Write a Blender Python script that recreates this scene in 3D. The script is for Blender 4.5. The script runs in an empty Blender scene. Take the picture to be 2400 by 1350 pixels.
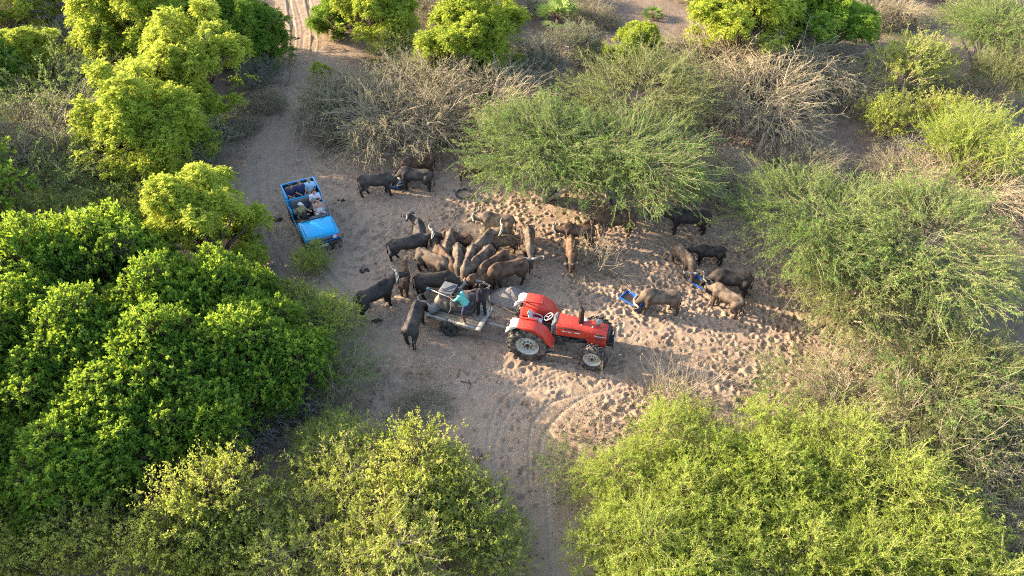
import bpy, bmesh, math, random
import numpy as np
from mathutils import Vector, Matrix

SC = bpy.context.scene
COL = SC.collection
R = math.radians

# ------------------------------------------------------------ camera
CAM_H, CAM_TILT, HFOV = 21.5, R(42.0), R(71.0)
cam_d = bpy.data.cameras.new('drone_camera')
cam = bpy.data.objects.new('drone_camera', cam_d); COL.objects.link(cam)
cam.location = (0, 0, CAM_H); cam.rotation_euler = (R(90) - CAM_TILT, 0, 0)
cam_d.sensor_fit = 'HORIZONTAL'; cam_d.angle = HFOV; cam_d.clip_end = 1500; cam_d.clip_start = 0.1
SC.camera = cam

# ------------------------------------------------------------ light
SUN_EL, SUN_AZ = R(18.0), R(17.0)      # sun stands left of the view, a little beyond; az measured from -X towards +Y
to_sun = Vector((-math.cos(SUN_AZ) * math.cos(SUN_EL), math.sin(SUN_AZ) * math.cos(SUN_EL), math.sin(SUN_EL)))
world = bpy.data.worlds.new('World'); SC.world = world; world.use_nodes = True
wn = world.node_tree.nodes; wl = world.node_tree.links
bg = wn['Background']; sky = wn.new('ShaderNodeTexSky')
sky.sky_type = 'NISHITA'; sky.sun_disc = False; sky.sun_elevation = SUN_EL
sky.sun_rotation = math.atan2(to_sun.x, to_sun.y)
sky.altitude = 50; sky.air_density = 1.0; sky.dust_density = 2.0; sky.ozone_density = 1.0
wl.new(sky.outputs[0], bg.inputs[0]); bg.inputs[1].default_value = 0.15
sun_d = bpy.data.lights.new('sun', 'SUN'); sun_d.energy = 4.0; sun_d.angle = R(0.6); sun_d.color = (1.0, 0.83, 0.60)
sun = bpy.data.objects.new('sun', sun_d); COL.objects.link(sun)
sun.rotation_euler = (-to_sun).to_track_quat('-Z', 'Y').to_euler(); sun.location = (-30, 30, 40)
SC.view_settings.view_transform = 'Standard'; SC.view_settings.look = 'None'
SC.view_settings.gamma = 1.0; SC.view_settings.exposure = 2.05
SC.render.engine = 'CYCLES'
cy = SC.cycles
cy.max_bounces = 6; cy.diffuse_bounces = 2; cy.glossy_bounces = 2; cy.transmission_bounces = 4; cy.transparent_max_bounces = 4
cy.use_denoising = False
SC.cycles.pixel_filter_type = 'BLACKMAN_HARRIS'; SC.cycles.filter_width = 1.1
cy.caustics_reflective = False; cy.caustics_refractive = False

# ------------------------------------------------------------ helpers
_f = 1200 / math.tan(HFOV / 2)
def gp(px, py, z=0.0):
    """where the line of sight through a point of the photograph meets the height z"""
    u, v = px - 1200, py - 675
    d = Vector((u, _f * math.cos(CAM_TILT) - v * math.sin(CAM_TILT), -_f * math.sin(CAM_TILT) - v * math.cos(CAM_TILT)))
    t = (z - CAM_H) / d.z
    return Vector((0, 0, CAM_H)) + d * t
def px_per_m(p):
    return _f / (p.y * math.cos(CAM_TILT) + (CAM_H - p.z) * math.sin(CAM_TILT))

MATS = {}
def mat(name, col, rough=0.6, spec=0.3, metal=0.0, coat=0.0, var=0.0, vscale=6.0, bump=0.0, bscale=40.0, dust=None, dust_amt=0.0):
    """plain painted / rubber / cloth surface with noise wear"""
    if name in MATS: return MATS[name]
    m = bpy.data.materials.new(name); m.use_nodes = True
    n, l = m.node_tree.nodes, m.node_tree.links
    b = n['Principled BSDF']; b.inputs['Roughness'].default_value = rough
    b.inputs['Specular IOR Level'].default_value = spec; b.inputs['Metallic'].default_value = metal
    b.inputs['Coat Weight'].default_value = coat
    b.inputs['Base Color'].default_value = (*col, 1)
    tc = n.new('ShaderNodeTexCoord')
    src = None
    if var > 0 or dust is not None:
        nz = n.new('ShaderNodeTexNoise'); nz.inputs['Scale'].default_value = vscale; nz.inputs['Detail'].default_value = 6
        l.new(tc.outputs['Object'], nz.inputs['Vector'])
        hv = n.new('ShaderNodeHueSaturation'); hv.inputs['Color'].default_value = (*col, 1)
        mr = n.new('ShaderNodeMapRange'); mr.inputs[1].default_value = .3; mr.inputs[2].default_value = .7
        mr.inputs[3].default_value = 1 - var; mr.inputs[4].default_value = 1 + var
        l.new(nz.outputs[0], mr.inputs[0]); l.new(mr.outputs[0], hv.inputs['Value']); src = hv.outputs[0]
        if dust is not None:
            n2 = n.new('ShaderNodeTexNoise'); n2.inputs['Scale'].default_value = vscale * 1.7; n2.inputs['Detail'].default_value = 8
            l.new(tc.outputs['Object'], n2.inputs['Vector'])
            m2 = n.new('ShaderNodeMapRange'); m2.inputs[1].default_value = .42; m2.inputs[2].default_value = .68
            m2.inputs[3].default_value = 0; m2.inputs[4].default_value = dust_amt
            l.new(n2.outputs[0], m2.inputs[0])
            mx = n.new('ShaderNodeMix'); mx.data_type = 'RGBA'
            l.new(m2.outputs[0], mx.inputs[0]); l.new(src, mx.inputs[6]); mx.inputs[7].default_value = (*dust, 1); src = mx.outputs[2]
        l.new(src, b.inputs['Base Color'])
    if bump > 0:
        nb = n.new('ShaderNodeTexNoise'); nb.inputs['Scale'].default_value = bscale; nb.inputs['Detail'].default_value = 4
        l.new(tc.outputs['Object'], nb.inputs['Vector'])
        bp = n.new('ShaderNodeBump'); bp.inputs['Strength'].default_value = bump; bp.inputs['Distance'].default_value = .02
        l.new(nb.outputs[0], bp.inputs['Height']); l.new(bp.outputs[0], b.inputs['Normal'])
    MATS[name] = m
    return m

def leaf_mat(name, cols, trans=0.4, tcol=(0.45, 0.55, 0.08), rough=0.6, spec=0.08):
    """cols: list of (position, colour) over the per-leaf random value"""
    if name in MATS: return MATS[name]
    m = bpy.data.materials.new(name); m.use_nodes = True
    n, l = m.node_tree.nodes, m.node_tree.links
    b = n['Principled BSDF']; b.inputs['Roughness'].default_value = rough; b.inputs['Specular IOR Level'].default_value = spec
    at = n.new('ShaderNodeAttribute'); at.attribute_name = 'rnd'
    oi = n.new('ShaderNodeObjectInfo')
    ad = n.new('ShaderNodeMath'); ad.operation = 'MULTIPLY_ADD'
    l.new(oi.outputs['Random'], ad.inputs[0]); ad.inputs[1].default_value = .40; l.new(at.outputs['Fac'], ad.inputs[2])
    sb = n.new('ShaderNodeMath'); sb.operation = 'SUBTRACT'; l.new(ad.outputs[0], sb.inputs[0]); sb.inputs[1].default_value = .20
    rp = n.new('ShaderNodeValToRGB'); el = rp.color_ramp.elements
    while len(el) > 1: el.remove(el[-1])
    el[0].position = cols[0][0]; el[0].color = (*cols[0][1], 1)
    for p, c in cols[1:]:
        e = el.new(p); e.color = (*c, 1)
    l.new(sb.outputs[0], rp.inputs[0]); l.new(rp.outputs[0], b.inputs['Base Color'])
    tr = n.new('ShaderNodeBsdfTranslucent')
    mx = n.new('ShaderNodeMix'); mx.data_type = 'RGBA'; mx.inputs[0].default_value = .55
    l.new(rp.outputs[0], mx.inputs[6]); mx.inputs[7].default_value = (*tcol, 1); l.new(mx.outputs[2], tr.inputs[0])
    ms = n.new('ShaderNodeMixShader'); ms.inputs[0].default_value = trans
    l.new(b.outputs[0], ms.inputs[1]); l.new(tr.outputs[0], ms.inputs[2])
    l.new(ms.outputs[0], n['Material Output'].inputs[0])
    MATS[name] = m
    return m

def new_obj(name, me, parent=None, material=None):
    o = bpy.data.objects.new(name, me); COL.objects.link(o)
    if parent is not None: o.parent = parent
    if material is not None and me is not None and len(me.materials) == 0: me.materials.append(material)
    return o
def empty(name, loc=(0, 0, 0), rz=0.0, label=None, cat=None, group=None):
    o = bpy.data.objects.new(name, None); COL.objects.link(o); o.empty_display_size = .2
    o.location = loc; o.rotation_euler = (0, 0, rz)
    tag(o, label, cat, group); return o
def tag(o, label=None, cat=None, group=None, kind=None):
    if label: o['label'] = label
    if cat: o['category'] = cat
    if group: o['group'] = group
    if kind: o['kind'] = kind
    return o

class MB:
    """numpy mesh collector"""
    def __init__(s): s.v = []; s.q = []; s.t = []; s.qr = []; s.tr = []; s.n = 0
    def add(s, v, q=None, t=None, rq=None, rt=None):
        v = np.asarray(v, np.float32).reshape(-1, 3)
        if q is not None and len(q):
            q = np.asarray(q, np.int64).reshape(-1, 4); s.q.append(q + s.n); s.qr.append(np.zeros(len(q)) if rq is None else np.asarray(rq).ravel())
        if t is not None and len(t):
            t = np.asarray(t, np.int64).reshape(-1, 3); s.t.append(t + s.n); s.tr.append(np.zeros(len(t)) if rt is None else np.asarray(rt).ravel())
        s.v.append(v); s.n += len(v)
    def mesh(s, name, material=None, smooth=False, rnd=False):
        me = bpy.data.meshes.new(name)
        if not s.v: return me
        v = np.concatenate(s.v).astype(np.float32)
        q = np.concatenate(s.q) if s.q else np.zeros((0, 4), np.int64)
        t = np.concatenate(s.t) if s.t else np.zeros((0, 3), np.int64)
        me.vertices.add(len(v)); me.vertices.foreach_set('co', v.ravel())
        nl = q.size + t.size; me.loops.add(nl)
        me.loops.foreach_set('vertex_index', np.concatenate([q.ravel(), t.ravel()]).astype(np.int32))
        me.polygons.add(len(q) + len(t))
        st = np.concatenate([np.arange(len(q)) * 4, len(q) * 4 + np.arange(len(t)) * 3]).astype(np.int32)
        me.polygons.foreach_set('loop_start', st)
        if rnd:
            r = np.concatenate((s.qr or []) + (s.tr or [])).astype(np.float32)
            a = me.attributes.new('rnd', 'FLOAT', 'FACE'); a.data.foreach_set('value', r)
        me.update(calc_edges=True)
        if smooth: me.polygons.foreach_set('use_smooth', np.ones(len(q) + len(t), bool))
        if material: me.materials.append(material)
        me.validate()
        return me
    def build(s, name, material, parent=None, smooth=False):
        return new_obj(name, s.mesh(name, material, smooth), parent)
    # ---- solid primitives -------------------------------------------------
    def box(s, c, size, rot=None, taper=None):
        x, y, z = [d / 2 for d in size]
        p = np.array([(-x, -y, -z), (x, -y, -z), (x, y, -z), (-x, y, -z), (-x, -y, z), (x, -y, z), (x, y, z), (-x, y, z)], float)
        if taper: p[4:, 0] *= taper[0]; p[4:, 1] *= taper[1]
        if rot is not None: p = p @ np.array(rot.to_3x3() if hasattr(rot, 'to_3x3') else rot).T
        p += np.array(c)
        s.add(p, [(0, 3, 2, 1), (4, 5, 6, 7), (0, 1, 5, 4), (1, 2, 6, 5), (2, 3, 7, 6), (3, 0, 4, 7)]); return s
    def tube(s, pts, rad, k=8, cap=True, flat=1.0, up=None):
        pts = np.asarray(pts, float); n = len(pts)
        rad = np.full(n, rad, float) if np.isscalar(rad) else np.asarray(rad, float)
        tg = np.gradient(pts, axis=0); tg /= np.linalg.norm(tg, axis=1)[:, None] + 1e-9
        ref = np.array(up if up is not None else (0, 0, 1.), float)
        ang = np.arange(k) * 2 * math.pi / k
        V = []
        for i in range(n):
            a = np.cross(tg[i], ref)
            if np.linalg.norm(a) < 1e-3: a = np.cross(tg[i], (1., 0, 0))
            a /= np.linalg.norm(a); b = np.cross(a, tg[i])
            V.append(pts[i] + rad[i] * (np.cos(ang)[:, None] * a + flat * np.sin(ang)[:, None] * b))
        V = np.concatenate(V); Q = []
        for i in range(n - 1):
            for j in range(k):
                j2 = (j + 1) % k
                Q.append((i * k + j, i * k + j2, (i + 1) * k + j2, (i + 1) * k + j))
        T = []
        if cap:
            V = np.concatenate([V, [pts[0]], [pts[-1]]])
            for j in range(k):
                T.append((n * k, (j + 1) % k, j)); T.append((n * k + 1, (n - 1) * k + j, (n - 1) * k + (j + 1) % k))
        s.add(V, Q, T); return s
    def loft(s, rings, cap=True):
        """rings: list of equal-length closed point loops"""
        k = len(rings[0]); n = len(rings); V = np.concatenate([np.asarray(r, float) for r in rings]); Q = []; T = []
        for i in range(n - 1):
            for j in range(k):
                j2 = (j + 1) % k; Q.append((i * k + j, i * k + j2, (i + 1) * k + j2, (i + 1) * k + j))
        if cap:
            V = np.concatenate([V, [np.mean(rings[0], 0)], [np.mean(rings[-1], 0)]])
            for j in range(k):
                T.append((n * k, (j + 1) % k, j)); T.append((n * k + 1, (n - 1) * k + j, (n - 1) * k + (j + 1) % k))
        s.add(V, Q, T); return s
    def lathe(s, prof, k=24, axis='y', c=(0, 0, 0), cap=True):
        """prof: (radius, height along axis)"""
        ang = np.arange(k) * 2 * math.pi / k; rings = []
        for r, h in prof:
            ca, sa = np.cos(ang) * r, np.sin(ang) * r; hh = np.full(k, h)
            p = np.stack([ca, hh, sa], 1) if axis == 'y' else (np.stack([ca, sa, hh], 1) if axis == 'z' else np.stack([hh, ca, sa], 1))
            rings.append(p + np.array(c))
        s.loft(rings, cap=cap); return s
    def prism(s, outline, axis, a, b):
        """outline in the two other axes, extruded between a and b"""
        o = np.asarray(outline, float); n = len(o); V = []
        for h in (a, b):
            hh = np.full(n, h)
            V.append({'x': np.stack([hh, o[:, 0], o[:, 1]], 1), 'y': np.stack([o[:, 0], hh, o[:, 1]], 1), 'z': np.stack([o[:, 0], o[:, 1], hh], 1)}[axis])
        s.loft(V, cap=True); return s

def bevel(o, w=0.01, seg=2):
    m = o.modifiers.new('bevel', 'BEVEL'); m.width = w; m.segments = seg; m.limit_method = 'ANGLE'; m.angle_limit = R(40)
    return o

# ------------------------------------------------------------ ground
def smooth_noise(x, y, seed, scale):
    """cheap value noise on arrays"""
    r = np.random.RandomState(seed); tab = r.rand(256, 256)
    xs, ys = x / scale + 100, y / scale + 100
    xi, yi = np.floor(xs).astype(int), np.floor(ys).astype(int); fx, fy = xs - xi, ys - yi
    fx = fx * fx * (3 - 2 * fx); fy = fy * fy * (3 - 2 * fy)
    g = lambda a, b: tab[a % 256, b % 256]
    return (g(xi, yi) * (1 - fx) + g(xi + 1, yi) * fx) * (1 - fy) + (g(xi, yi + 1) * (1 - fx) + g(xi + 1, yi + 1) * fx) * fy

def axis_coords(lo, hi, d, far_lo, far_hi):
    c = list(np.arange(lo, hi, d)); a, st = [], d
    x = lo
    while x > far_lo: st = min(st * 1.25, 40); x -= st; a.append(x)
    b, st, x = [], d, c[-1]
    while x < far_hi: st = min(st * 1.25, 40); x += st; b.append(x)
    return np.array(a[::-1] + c + b)

def ground_mesh():
    X = axis_coords(-13.0, 17.0, .055, -600, 600); Y = axis_coords(12.5, 40.0, .055, -300, 900)
    gx, gy = np.meshgrid(X, Y); z = np.zeros_like(gx)
    near = (gx > -60) & (gx < 60) & (gy > 0) & (gy < 90)
    z += (smooth_noise(gx, gy, 1, 7.0) - .5) * .16 * near + (smooth_noise(gx, gy, 2, 1.6) - .5) * .07 * near
    fine = (gx > -13) & (gx < 17) & (gy > 12.5) & (gy < 40)
    z += (smooth_noise(gx, gy, 3, .42) - .5) * .045 * fine
    z += (smooth_noise(gx, gy, 5, .21) - .5) * .05 * fine
    # wheel ruts: pixel polylines of the photograph turned into ground lines
    def rut(pl, gauge, w, depth, chev):
        nonlocal z
        P = [gp(*p) for p in pl]; pts = []
        for i in range(len(P) - 1):
            p0 = P[max(i - 1, 0)]; p1 = P[i]; p2 = P[i + 1]; p3 = P[min(i + 2, len(P) - 1)]
            m = max(2, int((p2 - p1).length / .06))
            for k in range(m):
                t = k / m
                pts.append(.5 * ((2 * p1) + (-p0 + p2) * t + (2 * p0 - 5 * p1 + 4 * p2 - p3) * t * t + (-p0 + 3 * p1 - 3 * p2 + p3) * t ** 3))
        A = np.array([(p.x, p.y) for p in pts]); T = np.gradient(A, axis=0); T /= np.linalg.norm(T, axis=1)[:, None] + 1e-9
        N = np.stack([-T[:, 1], T[:, 0]], 1)
        arc = np.concatenate([[0], np.cumsum(np.linalg.norm(np.diff(A, axis=0), axis=1))])
        for side in ((-1, 1) if gauge else (0,)):
            B = A + N * side * gauge / 2
            for i in range(0, len(B), 2):
                bx, by = B[i]; ww = w * 1.9
                ix0, ix1 = np.searchsorted(X, [bx - ww, bx + ww]); iy0, iy1 = np.searchsorted(Y, [by - ww, by + ww])
                if ix1 <= ix0 or iy1 <= iy0: continue
                dx = gx[iy0:iy1, ix0:ix1] - bx; dy = gy[iy0:iy1, ix0:ix1] - by
                al = dx * T[i, 0] + dy * T[i, 1]; ac = dx * N[i, 0] + dy * N[i, 1]
                msk = (np.abs(al) <= .075)
                prof = -depth * np.exp(-(ac / (w * .55)) ** 4) + depth * .55 * np.exp(-((np.abs(ac) - w * .95) / (w * .3)) ** 2)
                ch = chev * np.sin((arc[i] + al + np.abs(ac) * .8) * 2 * math.pi / .2) * np.exp(-(ac / (w * .8)) ** 4)
                tgt = prof + ch
                sub = flat[iy0:iy1, ix0:ix1]; rz = ruts[iy0:iy1, ix0:ix1]
                k = np.exp(-(ac / (w * 1.1)) ** 4) * msk
                sub[:] = np.maximum(sub, k); rz[:] = np.where(msk & (np.abs(tgt) > np.abs(rz)), tgt, rz)
    flat = np.zeros_like(z); ruts = np.zeros_like(z)
    rut([(700, -30), (722, 90), (705, 190), (672, 290), (655, 400), (668, 520)], 1.45, .17, .05, .0)
    rut([(690, 130), (668, 240), (640, 330), (632, 430), (690, 600), (800, 720)], 1.5, .24, .05, .03)
    rut([(690, 200), (664, 300), (640, 400), (640, 500)], 1.35, .10, .045, .0)
    rut([(700, 250), (702, 330), (722, 400), (745, 440)], 0, .12, .04, .0)
    rut([(680, 270), (684, 340), (700, 410), (730, 500)], 1.5, .14, .04, .0)
    rut([(1190, 1130), (1195, 1010), (1225, 950), (1290, 905), (1420, 880)], 1.5, .10, .022, .008)
    rut([(1230, 1350), (1225, 1150), (1215, 1040), (1255, 965), (1340, 900), (1450, 868)], 1.6, .12, .022, .010)
    rut([(960, 830), (1060, 815), (1190, 838), (1330, 868)], 1.65, .20, .03, .022)
    rut([(820, 900), (1000, 905), (1200, 915), (1330, 900)], 0, .25, .03, .015)
    # hoof prints
    rs = np.random.RandomState(11)
    def dens(x, y):
        d = .55
        if x > 2 and y > 15: d = 1.0
        if y < 18.5 and x < 3: d = .30
        if y < 14: d = .15
        if x < -6 and y > 33: d = .5
        return d
    cnt = 0; _px, _py = np.meshgrid(np.arange(248) / 8 - 13, np.arange(240) / 8 + 12); pat = np.clip((smooth_noise(_px, _py, 41, 2.3) * .6 + smooth_noise(_px, _py, 42, .9) * .4 - .3) * 2.5, 0, 1)
    while cnt < 27000:
        x, y = rs.uniform(-12.8, 16.8), rs.uniform(12.7, 39.8); cnt += 1
        if rs.rand() > dens(x, y) * (.25 + 1.2 * pat[min(int((y - 12) * 8), 239), min(int((x + 13) * 8), 247)]): continue
        a = rs.uniform(.065, .115) * rs.choice([.75, 1., 1., 1.6]); b = a * rs.uniform(.55, 1.0); th = rs.normal(.3, .7); dep = rs.uniform(.022, .085) * (1.0 if x > 2 else .85)
        ww = a * 2.3
        ix0, ix1 = np.searchsorted(X, [x - ww, x + ww]); iy0, iy1 = np.searchsorted(Y, [y - ww, y + ww])
        dx = gx[iy0:iy1, ix0:ix1] - x; dy = gy[iy0:iy1, ix0:ix1] - y
        u = (dx * math.cos(th) + dy * math.sin(th)) / a; v = (-dx * math.sin(th) + dy * math.cos(th)) / b
        r = np.sqrt(u * u + v * v)
        z[iy0:iy1, ix0:ix1] += (-dep * np.exp(-r ** 3.8) + dep * .42 * np.exp(-((r - 1.45) / .38) ** 2)) * (1 - .85 * flat[iy0:iy1, ix0:ix1])
    z = z * (1 - .5 * flat) + ruts
    nx, ny = len(X), len(Y); idx = np.arange(nx * ny).reshape(ny, nx)
    q = np.stack([idx[:-1, :-1], idx[:-1, 1:], idx[1:, 1:], idx[1:, :-1]], -1).reshape(-1, 4)
    mb = MB(); mb.add(np.stack([gx, gy, z], -1).reshape(-1, 3), q)
    me = mb.mesh('ground', None, smooth=True)
    a = me.attributes.new('track', 'FLOAT', 'POINT'); a.data.foreach_set('value', flat.ravel().astype(np.float32))
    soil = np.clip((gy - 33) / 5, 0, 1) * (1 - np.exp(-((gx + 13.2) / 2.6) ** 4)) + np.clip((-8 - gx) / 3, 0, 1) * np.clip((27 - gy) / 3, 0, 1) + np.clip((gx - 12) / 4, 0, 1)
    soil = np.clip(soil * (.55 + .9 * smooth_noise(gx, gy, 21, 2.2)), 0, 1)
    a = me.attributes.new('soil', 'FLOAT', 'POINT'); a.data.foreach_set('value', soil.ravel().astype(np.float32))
    return me, X, Y, z

def sand_material():
    m = bpy.data.materials.new('trampled_sand'); m.use_nodes = True
    n, l = m.node_tree.nodes, m.node_tree.links; b = n['Principled BSDF']
    b.inputs['Roughness'].default_value = .95; b.inputs['Specular IOR Level'].default_value = .1
    tc = n.new('ShaderNodeTexCoord')
    def noise(sc, det=5, rough=.6):
        x = n.new('ShaderNodeTexNoise'); x.inputs['Scale'].default_value = sc; x.inputs['Detail'].default_value = det; x.inputs['Roughness'].default_value = rough
        l.new(tc.outputs['Object'], x.inputs['Vector']); return x.outputs[0]
    def ramp(src, a, b_):
        x = n.new('ShaderNodeMapRange'); x.inputs[1].default_value = a; x.inputs[2].default_value = b_; l.new(src, x.inputs[0]); return x.outputs[0]
    def mix(f, c1, c2):
        x = n.new('ShaderNodeMix'); x.data_type = 'RGBA'
        if isinstance(f, float): x.inputs[0].default_value = f
        else: l.new(f, x.inputs[0])
        for i, c in ((6, c1), (7, c2)):
            if isinstance(c, tuple): x.inputs[i].default_value = (*c, 1)
            else: l.new(c, x.inputs[i])
        return x.outputs[2]
    c = mix(ramp(noise(.35), .35, .65), (.365, .258, .178), (.310, .215, .148))
    c = mix(ramp(noise(2.3, 8), .38, .7), c, (.41, .300, .210))
    c = mix(ramp(noise(.9, 6), .58, .72), c, (.23, .150, .098))
    c = mix(ramp(noise(26, 3), .62, .72), c, (.16, .125, .10))
    at = n.new('ShaderNodeAttribute'); at.attribute_name = 'track'
    tf = n.new('ShaderNodeMath'); tf.operation = 'MULTIPLY'; tf.inputs[1].default_value = .35; l.new(at.outputs['Fac'], tf.inputs[0])
    c = mix(tf.outputs[0], c, (.37, .29, .22))
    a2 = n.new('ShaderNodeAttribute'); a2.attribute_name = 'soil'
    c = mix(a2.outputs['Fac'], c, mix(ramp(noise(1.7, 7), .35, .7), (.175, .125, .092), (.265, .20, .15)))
    l.new(c, b.inputs['Base Color'])
    bp = n.new('ShaderNodeBump'); bp.inputs['Strength'].default_value = .8; bp.inputs['Distance'].default_value = .04
    ad = n.new('ShaderNodeMath'); l.new(noise(9, 6, .65), ad.inputs[0]); l.new(noise(45, 3), ad.inputs[1])
    l.new(ad.outputs[0], bp.inputs['Height']); l.new(bp.outputs[0], b.inputs['Normal'])
    return m

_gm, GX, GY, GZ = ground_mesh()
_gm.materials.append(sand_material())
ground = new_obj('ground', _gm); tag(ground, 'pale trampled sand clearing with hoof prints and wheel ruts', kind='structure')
def sand_road():
    ctr = [gp(*q) for q in ((655, 420), (668, 330), (690, 240), (704, 160), (712, 80), (700, 10), (690, -60), (700, -130))]; pts = []
    for i in range(len(ctr) - 1):
        p0, p1, p2, p3 = ctr[max(i - 1, 0)], ctr[i], ctr[i + 1], ctr[min(i + 2, len(ctr) - 1)]; m = max(2, int((p2 - p1).length / .16))
        for k in range(m):
            t = k / m; pts.append(.5 * ((2 * p1) + (-p0 + p2) * t + (2 * p0 - 5 * p1 + 4 * p2 - p3) * t * t + (-p0 + 3 * p1 - 3 * p2 + p3) * t ** 3))
    A = np.array([(q.x, q.y) for q in pts]); T = unit_(np.gradient(A, axis=0)); N = np.stack([-T[:, 1], T[:, 0]], 1); u = np.linspace(-2.3, 2.3, 62); rs = np.random.RandomState(4)
    gx = A[:, None, 0] + N[:, None, 0] * u[None]; gy = A[:, None, 1] + N[:, None, 1] * u[None]; au = np.abs(np.abs(u) - .74)
    z = .045 - .10 * np.clip((np.abs(u) - 1.5) / .8, 0, 1) ** 1.5 - .075 * np.exp(-(au / .15) ** 4) + .03 * np.exp(-((au - .24) / .07) ** 2)
    z = z[None] + (smooth_noise(gx, gy, 31, .35) - .5) * .04 + (smooth_noise(gx, gy, 32, 1.4) - .5) * .05 - .04 * np.exp(-((u[None] - .28 - .25 * np.sin(A[:, 1] * .21)[:, None]) / .07) ** 2)
    f = np.clip(np.arange(len(A)) / 30, 0, 1)[:, None]; z = z * f - .16 * (1 - f)
    base = np.array([[gz(x, y) for x, y in zip(r0, r1)] for r0, r1 in zip(gx[:, ::61], gy[:, ::61])]).mean(1); z = z + base[:, None] * .5
    n, k = gx.shape; idx = np.arange(n * k).reshape(n, k); mb = MB(); mb.add(np.stack([gx, gy, z], -1).reshape(-1, 3), np.stack([idx[:-1, :-1], idx[:-1, 1:], idx[1:, 1:], idx[1:, :-1]], -1).reshape(-1, 4)[:, ::-1])
    o = new_obj('sand_road', mb.mesh('sand_road', _gm.materials[0], True)); tag(o, 'sandy vehicle track with twin ruts running up the picture', kind='structure')
def unit_(a): return a / (np.linalg.norm(a, axis=-1, keepdims=True) + 1e-9)
def gz(x, y):
    i = min(max(int(np.searchsorted(GX, x)), 0), len(GX) - 1); j = min(max(int(np.searchsorted(GY, y)), 0), len(GY) - 1)
    return float(GZ[j, i])

sand_road()
# ------------------------------------------------------------ plants
def unit(a): return a / (np.linalg.norm(a, axis=-1, keepdims=True) + 1e-9)

def ribbons_to_tubes(mb, pts, rad, rnd=None):
    """pts (N,K,3) polylines, rad (N,K): three sided tubes"""
    N, K, _ = pts.shape
    if N == 0: return
    tg = unit(np.gradient(pts, axis=1))
    ref = np.zeros_like(tg); ref[..., 0] = .31; ref[..., 1] = .17; ref[..., 2] = .93
    a = unit(np.cross(tg, ref)); b = np.cross(a, tg)
    ring = []
    for j in range(3):
        t = j * 2 * math.pi / 3
        ring.append(pts + rad[..., None] * (math.cos(t) * a + math.sin(t) * b))
    V = np.stack(ring, 2)                       # N,K,3,3
    base = (np.arange(N) * K * 3)[:, None, None] + (np.arange(K - 1) * 3)[None, :, None] + np.arange(3)[None, None, :]
    nxt = (np.arange(N) * K * 3)[:, None, None] + (np.arange(K - 1) * 3)[None, :, None] + ((np.arange(3) + 1) % 3)[None, None, :]
    q = np.stack([base, nxt, nxt + 3, base + 3], -1).reshape(-1, 4)
    mb.add(V.reshape(-1, 3), q)

def add_leaves(mb, P, D, Nn, L, W, rnd, wide=.55):
    """one rhombic, slightly creased blade per entry"""
    D = unit(D); S = unit(np.cross(D, Nn)); Nn = np.cross(S, D)
    L = L[:, None]; W = W[:, None]
    v0 = P; v1 = P + D * L * wide + S * W * .5 + Nn * W * .12; v2 = P + D * L; v3 = P + D * L * wide - S * W * .5 + Nn * W * .12
    V = np.stack([v0, v1, v2, v3], 1).reshape(-1, 3)
    q = np.arange(len(P) * 4).reshape(-1, 4)
    mb.add(V, q, rq=rnd)

def curve_pts(P, D, L, K, droop, wig, rs):
    """N polylines of K points growing from P along D"""
    N = len(P); s = np.linspace(0, 1, K)[None, :, None]
    pts = P[:, None] + D[:, None] * L[:, None, None] * s
    pts[..., 2] -= (droop[:, None] if np.ndim(droop) else droop) * L[:, None] * (s[..., 0] ** 2)
    w = rs.normal(size=(N, K, 3)) * wig * L[:, None, None]; w[:, 0] = 0
    return pts + np.cumsum(w, 1) * .6

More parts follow.
